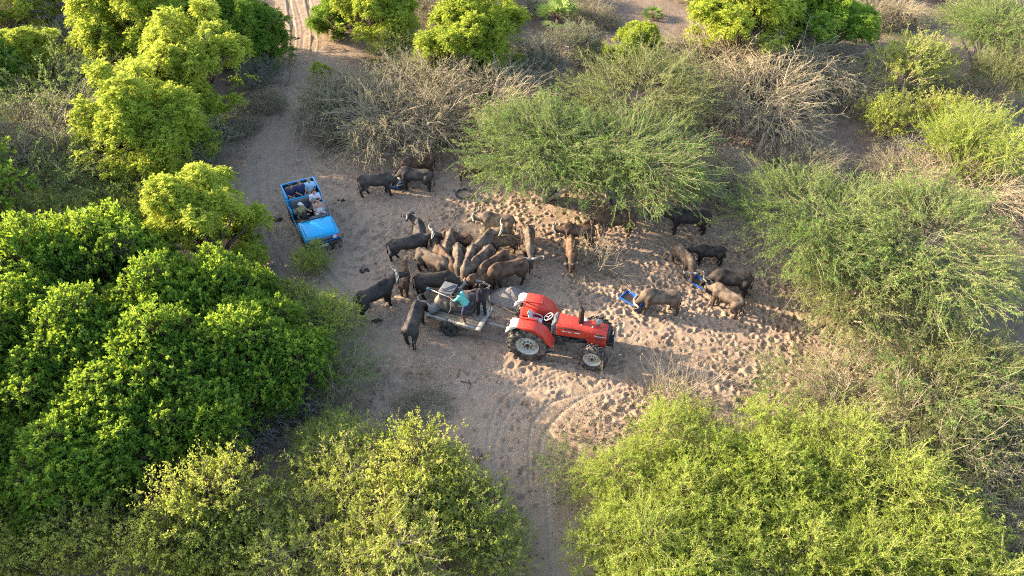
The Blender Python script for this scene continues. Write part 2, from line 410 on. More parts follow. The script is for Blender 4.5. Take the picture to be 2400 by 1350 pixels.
def make_plant(name, seed, lobes, n1, L1, m2, L2, leaves, leaf_mat_, bark, leafL, leafW, ow=1.0, upw=.3, hw=0.0, nw=.35, droop=.15,
               dev=.9, along=(.15, 1.0), rosette=False, lean=.8, trunk_r=.12, trunk_base=(0, 0, 0), r1=.012, r2=.006, bare=0.0,
               under=.25, shell=(.5, .95), core=.55, flat_leaf=.22, wide=.55, K1=4, K2=3, limb_twigs=.3, stems=1, stem_spread=.2, clump=.6, wig=.05, twig_mat=None):
    rs = np.random.RandomState(seed); lobes = np.asarray(lobes, float)
    st, lf, tg_ = MB(), MB(), MB()
    # --- limbs
    bases = [np.array(trunk_base) + np.array([rs.normal() * stem_spread, rs.normal() * stem_spread, -.15]) * (1 if stems > 1 else (0, 0, 1)) for _ in range(stems)]
    for i, lb in enumerate(lobes):
        b = bases[i % stems]; c = lb[:3]; t = np.linspace(0, 1, 7)[:, None]
        mid = b * .45 + c * .55; mid[2] = b[2] + (c[2] - b[2]) * rs.uniform(.35, .6); mid[:2] = b[:2] + (c[:2] - b[:2]) * rs.uniform(.15, .4)
        p = (1 - t) ** 2 * b + 2 * t * (1 - t) * mid + t * t * c
        p[1:-1] += rs.normal(size=(5, 3)) * .06
        st.tube(p, trunk_r * np.linspace(1, .28, 7) * (1 if len(lobes) < 4 else .75), k=6)
    # --- first order sprays
    w = (lobes[:, 3] * lobes[:, 4]) ** 1.0 * rs.uniform(.45, 1.4, len(lobes)); li = rs.choice(len(lobes), n1 * 2, p=w / w.sum())
    d = unit(rs.normal(size=(n1 * 2, 3)))
    keep = (d[:, 2] > -.25) | (rs.rand(n1 * 2) < under); li, d = li[keep], d[keep]
    c = lobes[li, :3]; r = lobes[li, 3:6]
    P = c + d * r * rs.uniform(shell[0], shell[1], (len(d), 1))
    ok = np.ones(len(P), bool)
    for j, lb in enumerate(lobes):
        ok &= (np.linalg.norm((P - lb[:3]) / lb[3:6], axis=1) > core) | (li == j)
    ok &= P[:, 2] > .05
    P, d, c = P[ok][:n1], d[ok][:n1], c[ok][:n1]; N = len(P)
    rh = P - np.array([0, 0, 0]); rh[:, 2] = 0; rh = unit(rh)
    D = unit(d * ow + rh * hw + np.array([0, 0, upw]) + rs.normal(size=(N, 3)) * nw)
    L = L1 * rs.uniform(.45, 1.6, N)
    p1 = curve_pts(P, D, L, K1, droop, wig, rs)
    p1[..., 2] = np.maximum(p1[..., 2], .03)
    ribbons_to_tubes(tg_, p1, r1 * np.linspace(1, .45, K1)[None] * rs.uniform(.7, 1.3, (N, 1)))
    k = rs.rand(N) < limb_twigs
    a = c[k] * .5 + P[k] * .5 - np.array([0, 0, .15]); tw = np.stack([c[k], a + rs.normal(size=a.shape) * .08, P[k]], 1)
    ribbons_to_tubes(tg_, tw, r1 * 1.6 * np.array([1.3, 1.1, 1.0])[None].repeat(len(tw), 0))
    # --- second order sprays
    if m2:
        idx = np.repeat(np.arange(N), m2); t = rs.uniform(.1, 1.0, len(idx)) * (K1 - 1); i0 = np.minimum(t.astype(int), K1 - 2); f = (t - i0)[:, None]
        P2 = p1[idx, i0] * (1 - f) + p1[idx, i0 + 1] * f
        T2 = unit(p1[idx, i0 + 1] - p1[idx, i0])
        D2 = unit(T2 + unit(rs.normal(size=T2.shape)) * dev + np.array([0, 0, upw * .3]))
        L_2 = L2 * rs.uniform(.5, 1.3, len(idx))
        p2 = curve_pts(P2, D2, L_2, K2, droop, wig, rs)
        p2[..., 2] = np.maximum(p2[..., 2], .03)
        ribbons_to_tubes(tg_, p2, r2 * np.linspace(1, .5, K2)[None] * rs.uniform(.7, 1.3, (len(idx), 1)))
        src, KK, sid = p2, K2, idx
    else:
        src, KK, sid = p1, K1, np.arange(N)
    # --- leaves
    srnd = rs.rand(N)[sid]; lob_r = rs.rand(len(lobes))
    alive = rs.rand(len(src)) >= bare; src, srnd = src[alive], srnd[alive]
    if leaves and len(src):
        idx = np.repeat(np.arange(len(src)), leaves)
        t = (rs.uniform(.82, 1.0, len(idx)) if rosette else rs.uniform(along[0], along[1], len(idx))) * (KK - 1)
        i0 = np.minimum(t.astype(int), KK - 2); f = (t - i0)[:, None]
        PL = src[idx, i0] * (1 - f) + src[idx, i0 + 1] * f
        T = unit(src[idx, i0 + 1] - src[idx, i0])
        DL = unit(T * (1 - lean) + unit(rs.normal(size=T.shape)) * lean + (np.array([0, 0, .15]) if rosette else 0))
        NL = unit(rs.normal(size=T.shape) * (1 - flat_leaf) + np.array([0, 0, 1.]) * flat_leaf + T * (.3 if rosette else 0))
        sz = rs.uniform(.65, 1.25, len(idx))
        add_leaves(lf, PL, DL, NL, leafL * sz, leafW * sz * rs.uniform(.8, 1.2, len(idx)), np.clip(srnd[idx] * clump + rs.rand(len(idx)) * (1 - clump), 0, 1), wide)
    return dict(name=name, stem=st.mesh(name + '_stems', bark), twig=tg_.mesh(name + '_twigs', twig_mat or bark), leaf=(lf.mesh(name + '_leaves', leaf_mat_, rnd=True) if lf.v else None), R=float(np.max(np.linalg.norm(lobes[:, :2], axis=1) + lobes[:, 3])), H=float(np.max(lobes[:, 2] + lobes[:, 5])))

def fronds_plant(name, seed, lobes, n, leaf_mat_, bark, frond=.36, nl=5, trunk_r=.13, droop=.42, leafL=.155, leafW=.060, per=6):
    """trees whose twig ends carry tufts of drooping feathered leaves"""
    rs = np.random.RandomState(seed); lobes = np.asarray(lobes, float); st, lf, tg_ = MB(), MB(), MB()
    b = np.array([0, 0, -.15])
    for lb in lobes:
        c = lb[:3]; t = np.linspace(0, 1, 7)[:, None]; mid = np.array([c[0] * .25, c[1] * .25, c[2] * .5])
        p = (1 - t) ** 2 * b + 2 * t * (1 - t) * mid + t * t * c; p[1:-1] += rs.normal(size=(5, 3)) * .05
        st.tube(p, trunk_r * np.linspace(1, .25, 7), k=6)
    w = lobes[:, 3] * lobes[:, 4] * rs.uniform(.25, 1.7, len(lobes)); li = rs.choice(len(lobes), n * 2, p=w / w.sum()); d = unit(rs.normal(size=(n * 2, 3)))
    keep = (d[:, 2] > -.2) | (rs.rand(n * 2) < .35); li, d = li[keep], d[keep]; c = lobes[li, :3]
    P = c + d * lobes[li, 3:6] * (1.12 - rs.rand(len(d), 1) ** 1.4 * .75)
    ok = np.ones(len(P), bool)
    for j, lb in enumerate(lobes): ok &= (np.linalg.norm((P - lb[:3]) / lb[3:6], axis=1) > .6) | (li == j)
    ok &= P[:, 2] > .2; P, d, c, li = P[ok][:n], d[ok][:n], c[ok][:n], li[ok][:n]; N = len(P)
    k = rs.rand(N) < .5; ribbons_to_tubes(tg_, np.stack([c[k], (c[k] + P[k]) / 2 + rs.normal(size=c[k].shape) * .06, P[k]], 1), np.array([.02, .014, .008])[None].repeat(k.sum(), 0))
    tuft = unit(d + np.array([0, 0, .5])); trn = rs.rand(N)
    idx = np.repeat(np.arange(N), per)
    D = unit(tuft[idx] * .55 + unit(rs.normal(size=(len(idx), 3))) * .9 + np.array([0, 0, .1])); L = frond * rs.uniform(.6, 1.25, len(idx))
    K = 5; fr = curve_pts(P[idx], D, L, K, droop, .02, rs)
    # leaflets in pairs along each rachis
    fi = np.repeat(np.arange(len(fr)), nl * 2); pos = np.tile(np.repeat((np.arange(nl) + .7) / nl, 2), len(fr)); side = np.tile([1, -1], len(fr) * nl)
    t = np.clip(pos, 0, .999) * (K - 1); i0 = t.astype(int); f = (t - i0)[:, None]
    PL = fr[fi, i0] * (1 - f) + fr[fi, i0 + 1] * f; T = unit(fr[fi, i0 + 1] - fr[fi, i0])
    S = unit(np.cross(T, np.array([0, 0, 1.]))) * side[:, None]
    DL = unit(S * .85 + T * .6 + rs.normal(size=S.shape) * .22 - np.array([0, 0, .12]))
    NL = unit(np.array([0, 0, .5]) + rs.normal(size=S.shape) * .8)
    sz = rs.uniform(.75, 1.2, len(fi)) * (1.05 - .45 * np.abs(pos - .4))
    add_leaves(lf, PL, DL, NL, leafL * sz, leafW * sz, np.clip(trn[idx][fi] * .65 + rs.rand(len(fi)) * .35, 0, 1), .42)
    return dict(name=name, stem=st.mesh(name + '_stems', bark), twig=tg_.mesh(name + '_twigs', bark), leaf=lf.mesh(name + '_leaves', leaf_mat_, rnd=True), R=float(np.max(np.linalg.norm(lobes[:, :2], axis=1) + lobes[:, 3])), H=float(np.max(lobes[:, 2] + lobes[:, 5])))

def dome_lobes(seed, n, rad, h, lr, zmin=.25, flat=.8, jit=.15):
    """lobe centres over a dome of given radius / height"""
    rs = np.random.RandomState(seed); out = []
    for i in range(n):
        a = i * 2.399963 + rs.uniform(-.3, .3); q = math.sqrt((i + .5) / n)
        rr = (rad - lr * .8) * q; zz = (h - lr * flat) * (zmin + (1 - zmin) * math.sqrt(max(0, 1 - q * q * .92)))
        s = lr * rs.uniform(.6, 1.4)
        out.append((rr * math.cos(a) + rs.normal() * jit, rr * math.sin(a) + rs.normal() * jit, max(zz + rs.normal() * jit, s * .4), s, s * rs.uniform(.85, 1.15), s * flat))
    return out

def bark_mat(name, c): return mat(name, c, rough=.9, spec=.1, var=.35, vscale=9, bump=.4, bscale=30)
BK_BROWN = bark_mat('bark_brown', (.15, .11, .085)); BK_GREY = bark_mat('bark_grey', (.26, .235, .215))
BK_TAN = bark_mat('twig_tan', (.41, .325, .225)); BK_DRY = bark_mat('twig_dry', (.36, .29, .215)); BK_OLIVE = bark_mat('twig_olive', (.24, .225, .12)); BK_STRAW = bark_mat('twig_straw', (.33, .32, .12))

LM_LIME = leaf_mat('leaf_lime', [(0, (.16, .235, .035)), (.35, (.28, .36, .05)), (.7, (.42, .475, .07)), (1, (.60, .60, .13))], .47, (.64, .69, .09))
LM_MID = leaf_mat('leaf_mid', [(0, (.08, .16, .03)), (.5, (.15, .26, .04)), (1, (.34, .42, .06))], .44, (.42, .60, .06))
LM_DARK = leaf_mat('leaf_dark', [(0, (.048, .118, .024)), (.4, (.095, .205, .032)), (.75, (.18, .30, .040)), (1, (.42, .47, .06))], .42, (.54, .68, .05), rough=.5, spec=.15)
LM_ACA = leaf_mat('leaf_acacia', [(0, (.088, .165, .042)), (.4, (.152, .248, .058)), (.75, (.228, .318, .072)), (1, (.41, .42, .15))], .36, (.37, .52, .10))
LM_ACA2 = leaf_mat('leaf_acacia_dry', [(0, (.14, .17, .055)), (.4, (.21, .245, .07)), (.75, (.30, .32, .095)), (1, (.44, .41, .18))], .34, (.42, .48, .12))
LM_DRY = leaf_mat('leaf_dry', [(0, (.20, .17, .10)), (.35, (.25, .25, .11)), (.7, (.28, .31, .12)), (1, (.38, .35, .20))], .34, (.42, .42, .16))
LM_YEL = leaf_mat('leaf_yellow', [(0, (.17, .25, .045)), (.35, (.31, .39, .065)), (.7, (.48, .51, .10)), (1, (.66, .61, .17))], .44, (.66, .70, .10))
LM_FINE = leaf_mat('leaf_fine', [(0, (.15, .25, .032)), (.4, (.265, .375, .046)), (.75, (.385, .475, .066)), (1, (.56, .55, .15))], .45, (.59, .68, .08))
LM_OLIVE = leaf_mat('leaf_olive', [(0, (.09, .11, .055)), (.5, (.15, .175, .08)), (1, (.26, .27, .11))], .35, (.32, .36, .12))
LM_PALM = leaf_mat('leaf_palm', [(0, (.13, .22, .05)), (.5, (.22, .34, .08)), (1, (.42, .46, .18))], .35, (.42, .52, .12))
LM_DEADPALM = leaf_mat('leaf_deadpalm', [(0, (.16, .14, .12)), (.5, (.24, .21, .18)), (1, (.36, .32, .27))], .2, (.4, .36, .3))

PL = {}
# bright feathered trees
PL['lime1'] = fronds_plant('lime1', 1, dome_lobes(1, 34, 2.9, 4.3, .6, zmin=.06, jit=.46, flat=.75), 1150, LM_LIME, BK_BROWN)
PL['lime2'] = fronds_plant('lime2', 2, dome_lobes(2, 26, 2.5, 4.2, .58, zmin=.05, jit=.5, flat=.75), 930, LM_LIME, BK_BROWN)
PL['mid1'] = fronds_plant('mid1', 3, dome_lobes(3, 32, 2.9, 4.2, .6, zmin=.06, jit=.46, flat=.75), 1120, LM_MID, BK_BROWN)
# glossy dark shrubs: upright rosettes of broad leaves
PL['dark1'] = make_plant('dark1', 4, dome_lobes(4, 30, 2.4, 3.6, .55, zmin=.12, jit=.34), 3300, .36, 0, 0, 11, LM_DARK, BK_BROWN, .155, .066, rosette=True, lean=.62, upw=.55, nw=.3, shell=(.35, 1.0), core=.55, trunk_r=.07, stems=4, droop=-.1, wide=.66, flat_leaf=.15, r1=.009, K1=3, clump=.7)
PL['dark2'] = make_plant('dark2', 5, dome_lobes(5, 26, 2.2, 3.3, .54, zmin=.12, jit=.38), 3000, .36, 0, 0, 11, LM_DARK, BK_BROWN, .145, .062, rosette=True, lean=.62, upw=.6, nw=.3, shell=(.35, 1.0), core=.55, trunk_r=.07, stems=4, droop=-.1, wide=.66, flat_leaf=.15, r1=.009, K1=3, clump=.7)
# acacias: long arching twigs clothed in fine sprays
PL['acacia1'] = make_plant('acacia1', 6, [(x, y, z + 2.2, a, b, c_) for x, y, z, a, b, c_ in dome_lobes(6, 22, 3.3, 1.35, .95, flat=.34, zmin=.1)], 820, 1.05, 8, .34, 13, LM_ACA, BK_GREY, .068, .021, ow=.45, hw=.85, upw=.02, nw=.38, droop=.06, trunk_r=.13, bare=.12, dev=.62, lean=.6, r1=.011, r2=.005, under=.05, shell=(.3, 1.0), stems=2, K1=4, K2=2, wig=.045, clump=.75, twig_mat=BK_OLIVE)
PL['acacia2'] = make_plant('acacia2', 7, [(x, y, z + 1.0, a, b, c_) for x, y, z, a, b, c_ in dome_lobes(7, 17, 2.8, 1.7, .95, flat=.42, zmin=.05)], 560, 1.15, 8, .36, 10, LM_ACA2, BK_TAN, .066, .021, ow=.5, hw=.75, upw=.15, nw=.42, droop=.12, trunk_r=.1, dev=.7, lean=.6, r1=.011, r2=.005, under=.15, shell=(.3, 1.0), stems=3, K1=4, K2=2, wig=.05, clump=.75, twig_mat=BK_OLIVE)
PL['wispy'] = make_plant('wispy', 8, [(x, y, z + .4, a, b, c_) for x, y, z, a, b, c_ in dome_lobes(8, 9, 2.6, 1.6, .95, flat=.5)], 200, 1.5, 7, .40, 12, LM_ACA, BK_OLIVE, .07, .022, ow=.6, hw=.9, upw=.25, nw=.5, droop=.12, trunk_r=.06, dev=.6, lean=.7, r1=.012, r2=.005, shell=(.2, 1.0), stems=5, K1=6, wig=.06, clump=.7, twig_mat=BK_OLIVE)
# dry thorn scrub
PL['dry1'] = make_plant('dry1', 9, dome_lobes(9, 17, 2.9, 1.75, .9, flat=.5, zmin=.15), 640, .9, 7, .40, 5, LM_DRY, BK_DRY, .07, .026, ow=.6, hw=.7, upw=.15, nw=.6, droop=.12, trunk_r=.05, dev=.95, r1=.013, r2=.0075, bare=.12, shell=(.25, 1.0), stems=6, stem_spread=.5, K1=4, K2=2, wig=.07)
PL['dry2'] = make_plant('dry2', 10, dome_lobes(10, 15, 2.7, 1.6, .9, flat=.5, zmin=.1), 560, 1.1, 7, .40, 4, LM_DRY, BK_TAN, .07, .024, ow=.7, hw=.8, upw=.15, nw=.5, droop=.2, trunk_r=.05, dev=.8, r1=.013, r2=.007, bare=.15, shell=(.25, 1.0), stems=5, stem_spread=.4, K1=4, K2=2, wig=.06)
PL['dead'] = make_plant('dead', 11, dome_lobes(11, 7, 1.3, 1.1, .6, flat=.6), 260, .7, 6, .3, 0, LM_DRY, BK_GREY, .05, .02, ow=.7, hw=.5, upw=.1, nw=.7, droop=.1, trunk_r=.035, dev=1.1, r1=.014, r2=.008, shell=(.2, 1.0), stems=5, stem_spread=.4, K1=5, wig=.08)
# small-leaved shrubs
PL['yellow1'] = make_plant('yellow1', 12, dome_lobes(12, 13, 2.0, 2.6, .8, jit=.2), 620, .65, 6, .26, 9, LM_YEL, BK_TAN, .072, .034, ow=.9, upw=.45, nw=.45, droop=.05, trunk_r=.045, dev=.85, lean=.75, r1=.011, r2=.005, bare=.06, shell=(.35, 1.0), stems=6, stem_spread=.3, K1=3, K2=2, clump=.7)
PL['yellow2'] = make_plant('yellow2', 13, dome_lobes(13, 9, 1.7, 2.2, .75, jit=.3), 420, .75, 6, .28, 8, LM_YEL, BK_BROWN, .078, .038, ow=.9, upw=.5, nw=.5, droop=.05, trunk_r=.04, dev=.8, lean=.75, r1=.011, r2=.005, bare=.04, shell=(.35, 1.0), stems=5, stem_spread=.3, K1=3, K2=2, clump=.75)
PL['fine1'] = make_plant('fine1', 14, dome_lobes(14, 24, 2.3, 2.3, .62, jit=.3), 880, .6, 7, .24, 9, LM_FINE, BK_TAN, .060, .022, ow=.9, upw=.4, nw=.55, droop=.1, trunk_r=.04, dev=.95, lean=.75, r1=.009, r2=.004, bare=.02, shell=(.4, 1.0), stems=6, stem_spread=.3, K1=3, K2=2, clump=.7, twig_mat=BK_STRAW)
PL['fine2'] = make_plant('fine2', 15, dome_lobes(15, 12, 2.2, 2.2, .85, jit=.3), 700, .8, 7, .26, 9, LM_FINE, BK_TAN, .058, .021, ow=.8, hw=.3, upw=.4, nw=.55, droop=.12, trunk_r=.04, dev=.9, lean=.75, r1=.010, r2=.0045, bare=.1, shell=(.3, 1.0), stems=6, stem_spread=.4, K1=3, K2=2, clump=.7, twig_mat=BK_STRAW)
PL['olive'] = make_plant('olive', 16, dome_lobes(16, 13, 2.1, 2.3, .8, jit=.2), 620, .6, 7, .26, 6, LM_OLIVE, BK_GREY, .06, .03, ow=.9, upw=.3, nw=.5, droop=.1, trunk_r=.045, dev=.95, lean=.75, r1=.011, r2=.006, bare=.2, shell=(.35, 1.0), stems=6, stem_spread=.3, K1=3, K2=2)
PL['twigs'] = make_plant('twigs', 17, dome_lobes(17, 6, 1.5, .9, .7, flat=.5), 90, 1.3, 5, .32, 3, LM_DRY, BK_DRY, .05, .022, ow=.5, hw=.2, upw=.9, nw=.5, droop=-.02, trunk_r=.02, dev=.7, r1=.010, r2=.005, bare=.35, shell=(.1, .9), stems=8, stem_spread=.6, K1=6, wig=.05)

def palm(name, seed, n=26, stem_h=1.6, fl=.75, lm=LM_PALM):
    rs = np.random.RandomState(seed); st, lf = MB(), MB()
    st.tube([(0, 0, -.1), (.03, .02, stem_h * .5), (0, .05, stem_h)], [.16, .13, .12], k=8)
    for i in range(n):
        a = i * 2.4 + rs.uniform(-.2, .2); el = rs.uniform(-.35, 1.35); d = np.array([math.cos(a) * math.cos(el), math.sin(a) * math.cos(el), math.sin(el)])
        p0 = np.array([0, .05, stem_h]); p1 = p0 + d * fl * rs.uniform(.7, 1.0); st.tube([p0, p1], [.015, .01], k=4)
        s = unit(np.cross(d, [0, 0, 1.])); u = np.cross(s, d)
        ang = np.linspace(-1.25, 1.25, 15); r = rs.rand()
        D = np.cos(ang)[:, None] * d + np.sin(ang)[:, None] * s + rs.normal(size=(15, 3)) * .05; D[:, 2] -= .15
        add_leaves(lf, np.repeat(p1[None], 15, 0), D, np.repeat(u[None], 15, 0), np.full(15, fl * .85) * rs.uniform(.85, 1.1, 15), np.full(15, .07), np.clip(r * .7 + rs.rand(15) * .3, 0, 1), .45)
    return dict(name=name, stem=st.mesh(name + '_stem', BK_BROWN), leaf=lf.mesh(name + '_leaf', lm, rnd=True), R=1.2, H=stem_h + 1)
PL['palm'] = palm('palm', 18, stem_h=.5); PL['palm_dead'] = palm('palm_dead', 19, lm=LM_DEADPALM, stem_h=1.2)

_rp = random.Random(5)
PLANTED = []
def plant(kind, px, py, wpx, label, cat, name, hz=None, group=None, sz=1.0, rz=None, elong=1.0):
    """stand a plant so that its crown shows around (px, py) of the photograph, about wpx wide"""
    P = PL[kind]; hc = P['H'] * {'acacia1': .8, 'acacia2': .72, 'wispy': .65}.get(kind, .55)
    s = 1.0
    for _ in range(4):
        c = gp(px, py, hc * s * sz); s = (wpx / 2) / px_per_m(c) / P['R']
    o = empty(name, (c.x, c.y, gz(c.x, c.y) - .02), rz if rz is not None else _rp.uniform(0, 6.28), label, cat, group)
    o.scale = (s * elong, s / math.sqrt(elong), s * sz)
    if P['leaf'] is not None: new_obj('crown', P['leaf'], o)['kind'] = 'stuff'
    new_obj('trunk' if cat in ('tree', 'palm') else 'stems', P['stem'], o)
    if P.get('twig') is not None: new_obj('twigs', P['twig'], o)['kind'] = 'stuff'
    PLANTED.append((c.x, c.y, P['R'] * s, kind)); return o
# ------------------------------------------------------------ bodies: closed capsules fused into one skin
def capsule(mb, p0, r0, p1, r1, k=10, flat=1.0, up=None, ns=3):
    p0 = np.asarray(p0, float); p1 = np.asarray(p1, float); d = p1 - p0; L = np.linalg.norm(d) + 1e-6; d = d / L
    pts, rad = [], []
    for i in range(ns + 1):
        a = math.pi / 2 * (1 - i / ns); pts.append(p0 - d * r0 * math.sin(a)); rad.append(max(r0 * math.cos(a), 1e-3))
    for i in range(ns + 1):
        a = math.pi / 2 * (i / ns); pts.append(p1 + d * r1 * math.sin(a)); rad.append(max(r1 * math.cos(a), 1e-3))
    mb.tube(pts, rad, k=k, flat=flat, up=up)
def chain(mb, pts, rad, k=10, flat=1.0):
    for i in range(len(pts) - 1): capsule(mb, pts[i], rad[i], pts[i + 1], rad[i + 1], k, flat)
def ellipsoid(mb, c, r, rot=None, k=14, m=9):
    rings = []
    for i in range(m):
        a = -math.pi / 2 + math.pi * (i + .5) / m; ang = np.arange(k) * 2 * math.pi / k
        p = np.stack([math.cos(a) * np.cos(ang) * r[0], math.cos(a) * np.sin(ang) * r[1], np.full(k, math.sin(a) * r[2])], 1)
        if rot is not None: p = p @ np.array(rot).T
        rings.append(p + np.array(c))
    mb.loft(rings, cap=True)

def fuse(mb, voxel, smooth=4):
    """voxel remesh of overlapping closed shapes into one continuous surface"""
    me = mb.mesh('tmp'); o = bpy.data.objects.new('tmp', me); COL.objects.link(o)
    m = o.modifiers.new('r', 'REMESH'); m.mode = 'VOXEL'; m.voxel_size = voxel; m.use_smooth_shade = True
    s = o.modifiers.new('s', 'SMOOTH'); s.factor = .5; s.iterations = smooth
    dg = bpy.context.evaluated_depsgraph_get(); dg.update()
    out = bpy.data.meshes.new_from_object(o.evaluated_get(dg)); 
    bpy.data.objects.remove(o); bpy.data.meshes.remove(me)
    return out
def arrays(me):
    v = np.zeros(len(me.vertices) * 3, np.float32); me.vertices.foreach_get('co', v)
    li = np.zeros(len(me.loops), np.int32); me.loops.foreach_get('vertex_index', li)
    ls = np.zeros(len(me.polygons), np.int32); me.polygons.foreach_get('loop_total', ls)
    st = np.concatenate([[0], np.cumsum(ls)[:-1]]); q = np.stack([li[st[ls == 4] + i] for i in range(4)], 1); t = np.stack([li[st[ls == 3] + i] for i in range(3)], 1)
    return v.reshape(-1, 3), q, t

# ------------------------------------------------------------ buffaloes
def hide_mat(name, dark, dusty, amt):
    m = bpy.data.materials.new(name); m.use_nodes = True; n, l = m.node_tree.nodes, m.node_tree.links; b = n['Principled BSDF']
    b.inputs['Roughness'].default_value = .75; b.inputs['Specular IOR Level'].default_value = .2
    tc = n.new('ShaderNodeTexCoord'); sx = n.new('ShaderNodeSeparateXYZ'); l.new(tc.outputs['Object'], sx.inputs[0])
    zr = n.new('ShaderNodeMapRange'); zr.inputs[1].default_value = .45; zr.inputs[2].default_value = 1.25; l.new(sx.outputs['Z'], zr.inputs[0])
    nz = n.new('ShaderNodeTexNoise'); nz.inputs['Scale'].default_value = 3.2; nz.inputs['Detail'].default_value = 7; l.new(tc.outputs['Object'], nz.inputs['Vector'])
    nr = n.new('ShaderNodeMapRange'); nr.inputs[1].default_value = .36; nr.inputs[2].default_value = .62; l.new(nz.outputs[0], nr.inputs[0])
    mu = n.new('ShaderNodeMath'); mu.operation = 'MULTIPLY'; l.new(zr.outputs[0], mu.inputs[0]); l.new(nr.outputs[0], mu.inputs[1])
    m3 = n.new('ShaderNodeMath'); m3.operation = 'MULTIPLY'; l.new(mu.outputs[0], m3.inputs[0]); m3.inputs[1].default_value = amt
    mx = n.new('ShaderNodeMix'); mx.data_type = 'RGBA'; l.new(m3.outputs[0], mx.inputs[0]); mx.inputs[6].default_value = (*dark, 1); mx.inputs[7].default_value = (*dusty, 1)
    l.new(mx.outputs[2], b.inputs['Base Color'])
    nb = n.new('ShaderNodeTexNoise'); nb.inputs['Scale'].default_value = 22; nb.inputs['Detail'].default_value = 5; l.new(tc.outputs['Object'], nb.inputs['Vector'])
    bp = n.new('ShaderNodeBump'); bp.inputs['Strength'].default_value = .35; bp.inputs['Distance'].default_value = .03; l.new(nb.outputs[0], bp.inputs['Height']); l.new(bp.outputs[0], b.inputs['Normal'])
    return m
HIDE = dict(black=hide_mat('hide_black', (.026, .022, .020), (.085, .066, .052), .75), grey=hide_mat('hide_grey', (.035, .030, .028), (.115, .092, .074), .9),
            dusty=hide_mat('hide_dusty', (.07, .048, .036), (.205, .150, .105), 1.0), brown=hide_mat('hide_brown', (.060, .036, .024), (.165, .098, .060), 1.0),
            calf=hide_mat('hide_calf', (.08, .042, .025), (.24, .14, .08), 1.0))
HORN = mat('horn', (.33, .29, .24), rough=.55, var=.3, vscale=8, dust=(.10, .085, .07), dust_amt=.7)
HORN_D = mat('horn_dark', (.11, .095, .085), rough=.5, var=.3, vscale=8, dust=(.3, .26, .2), dust_amt=.5)

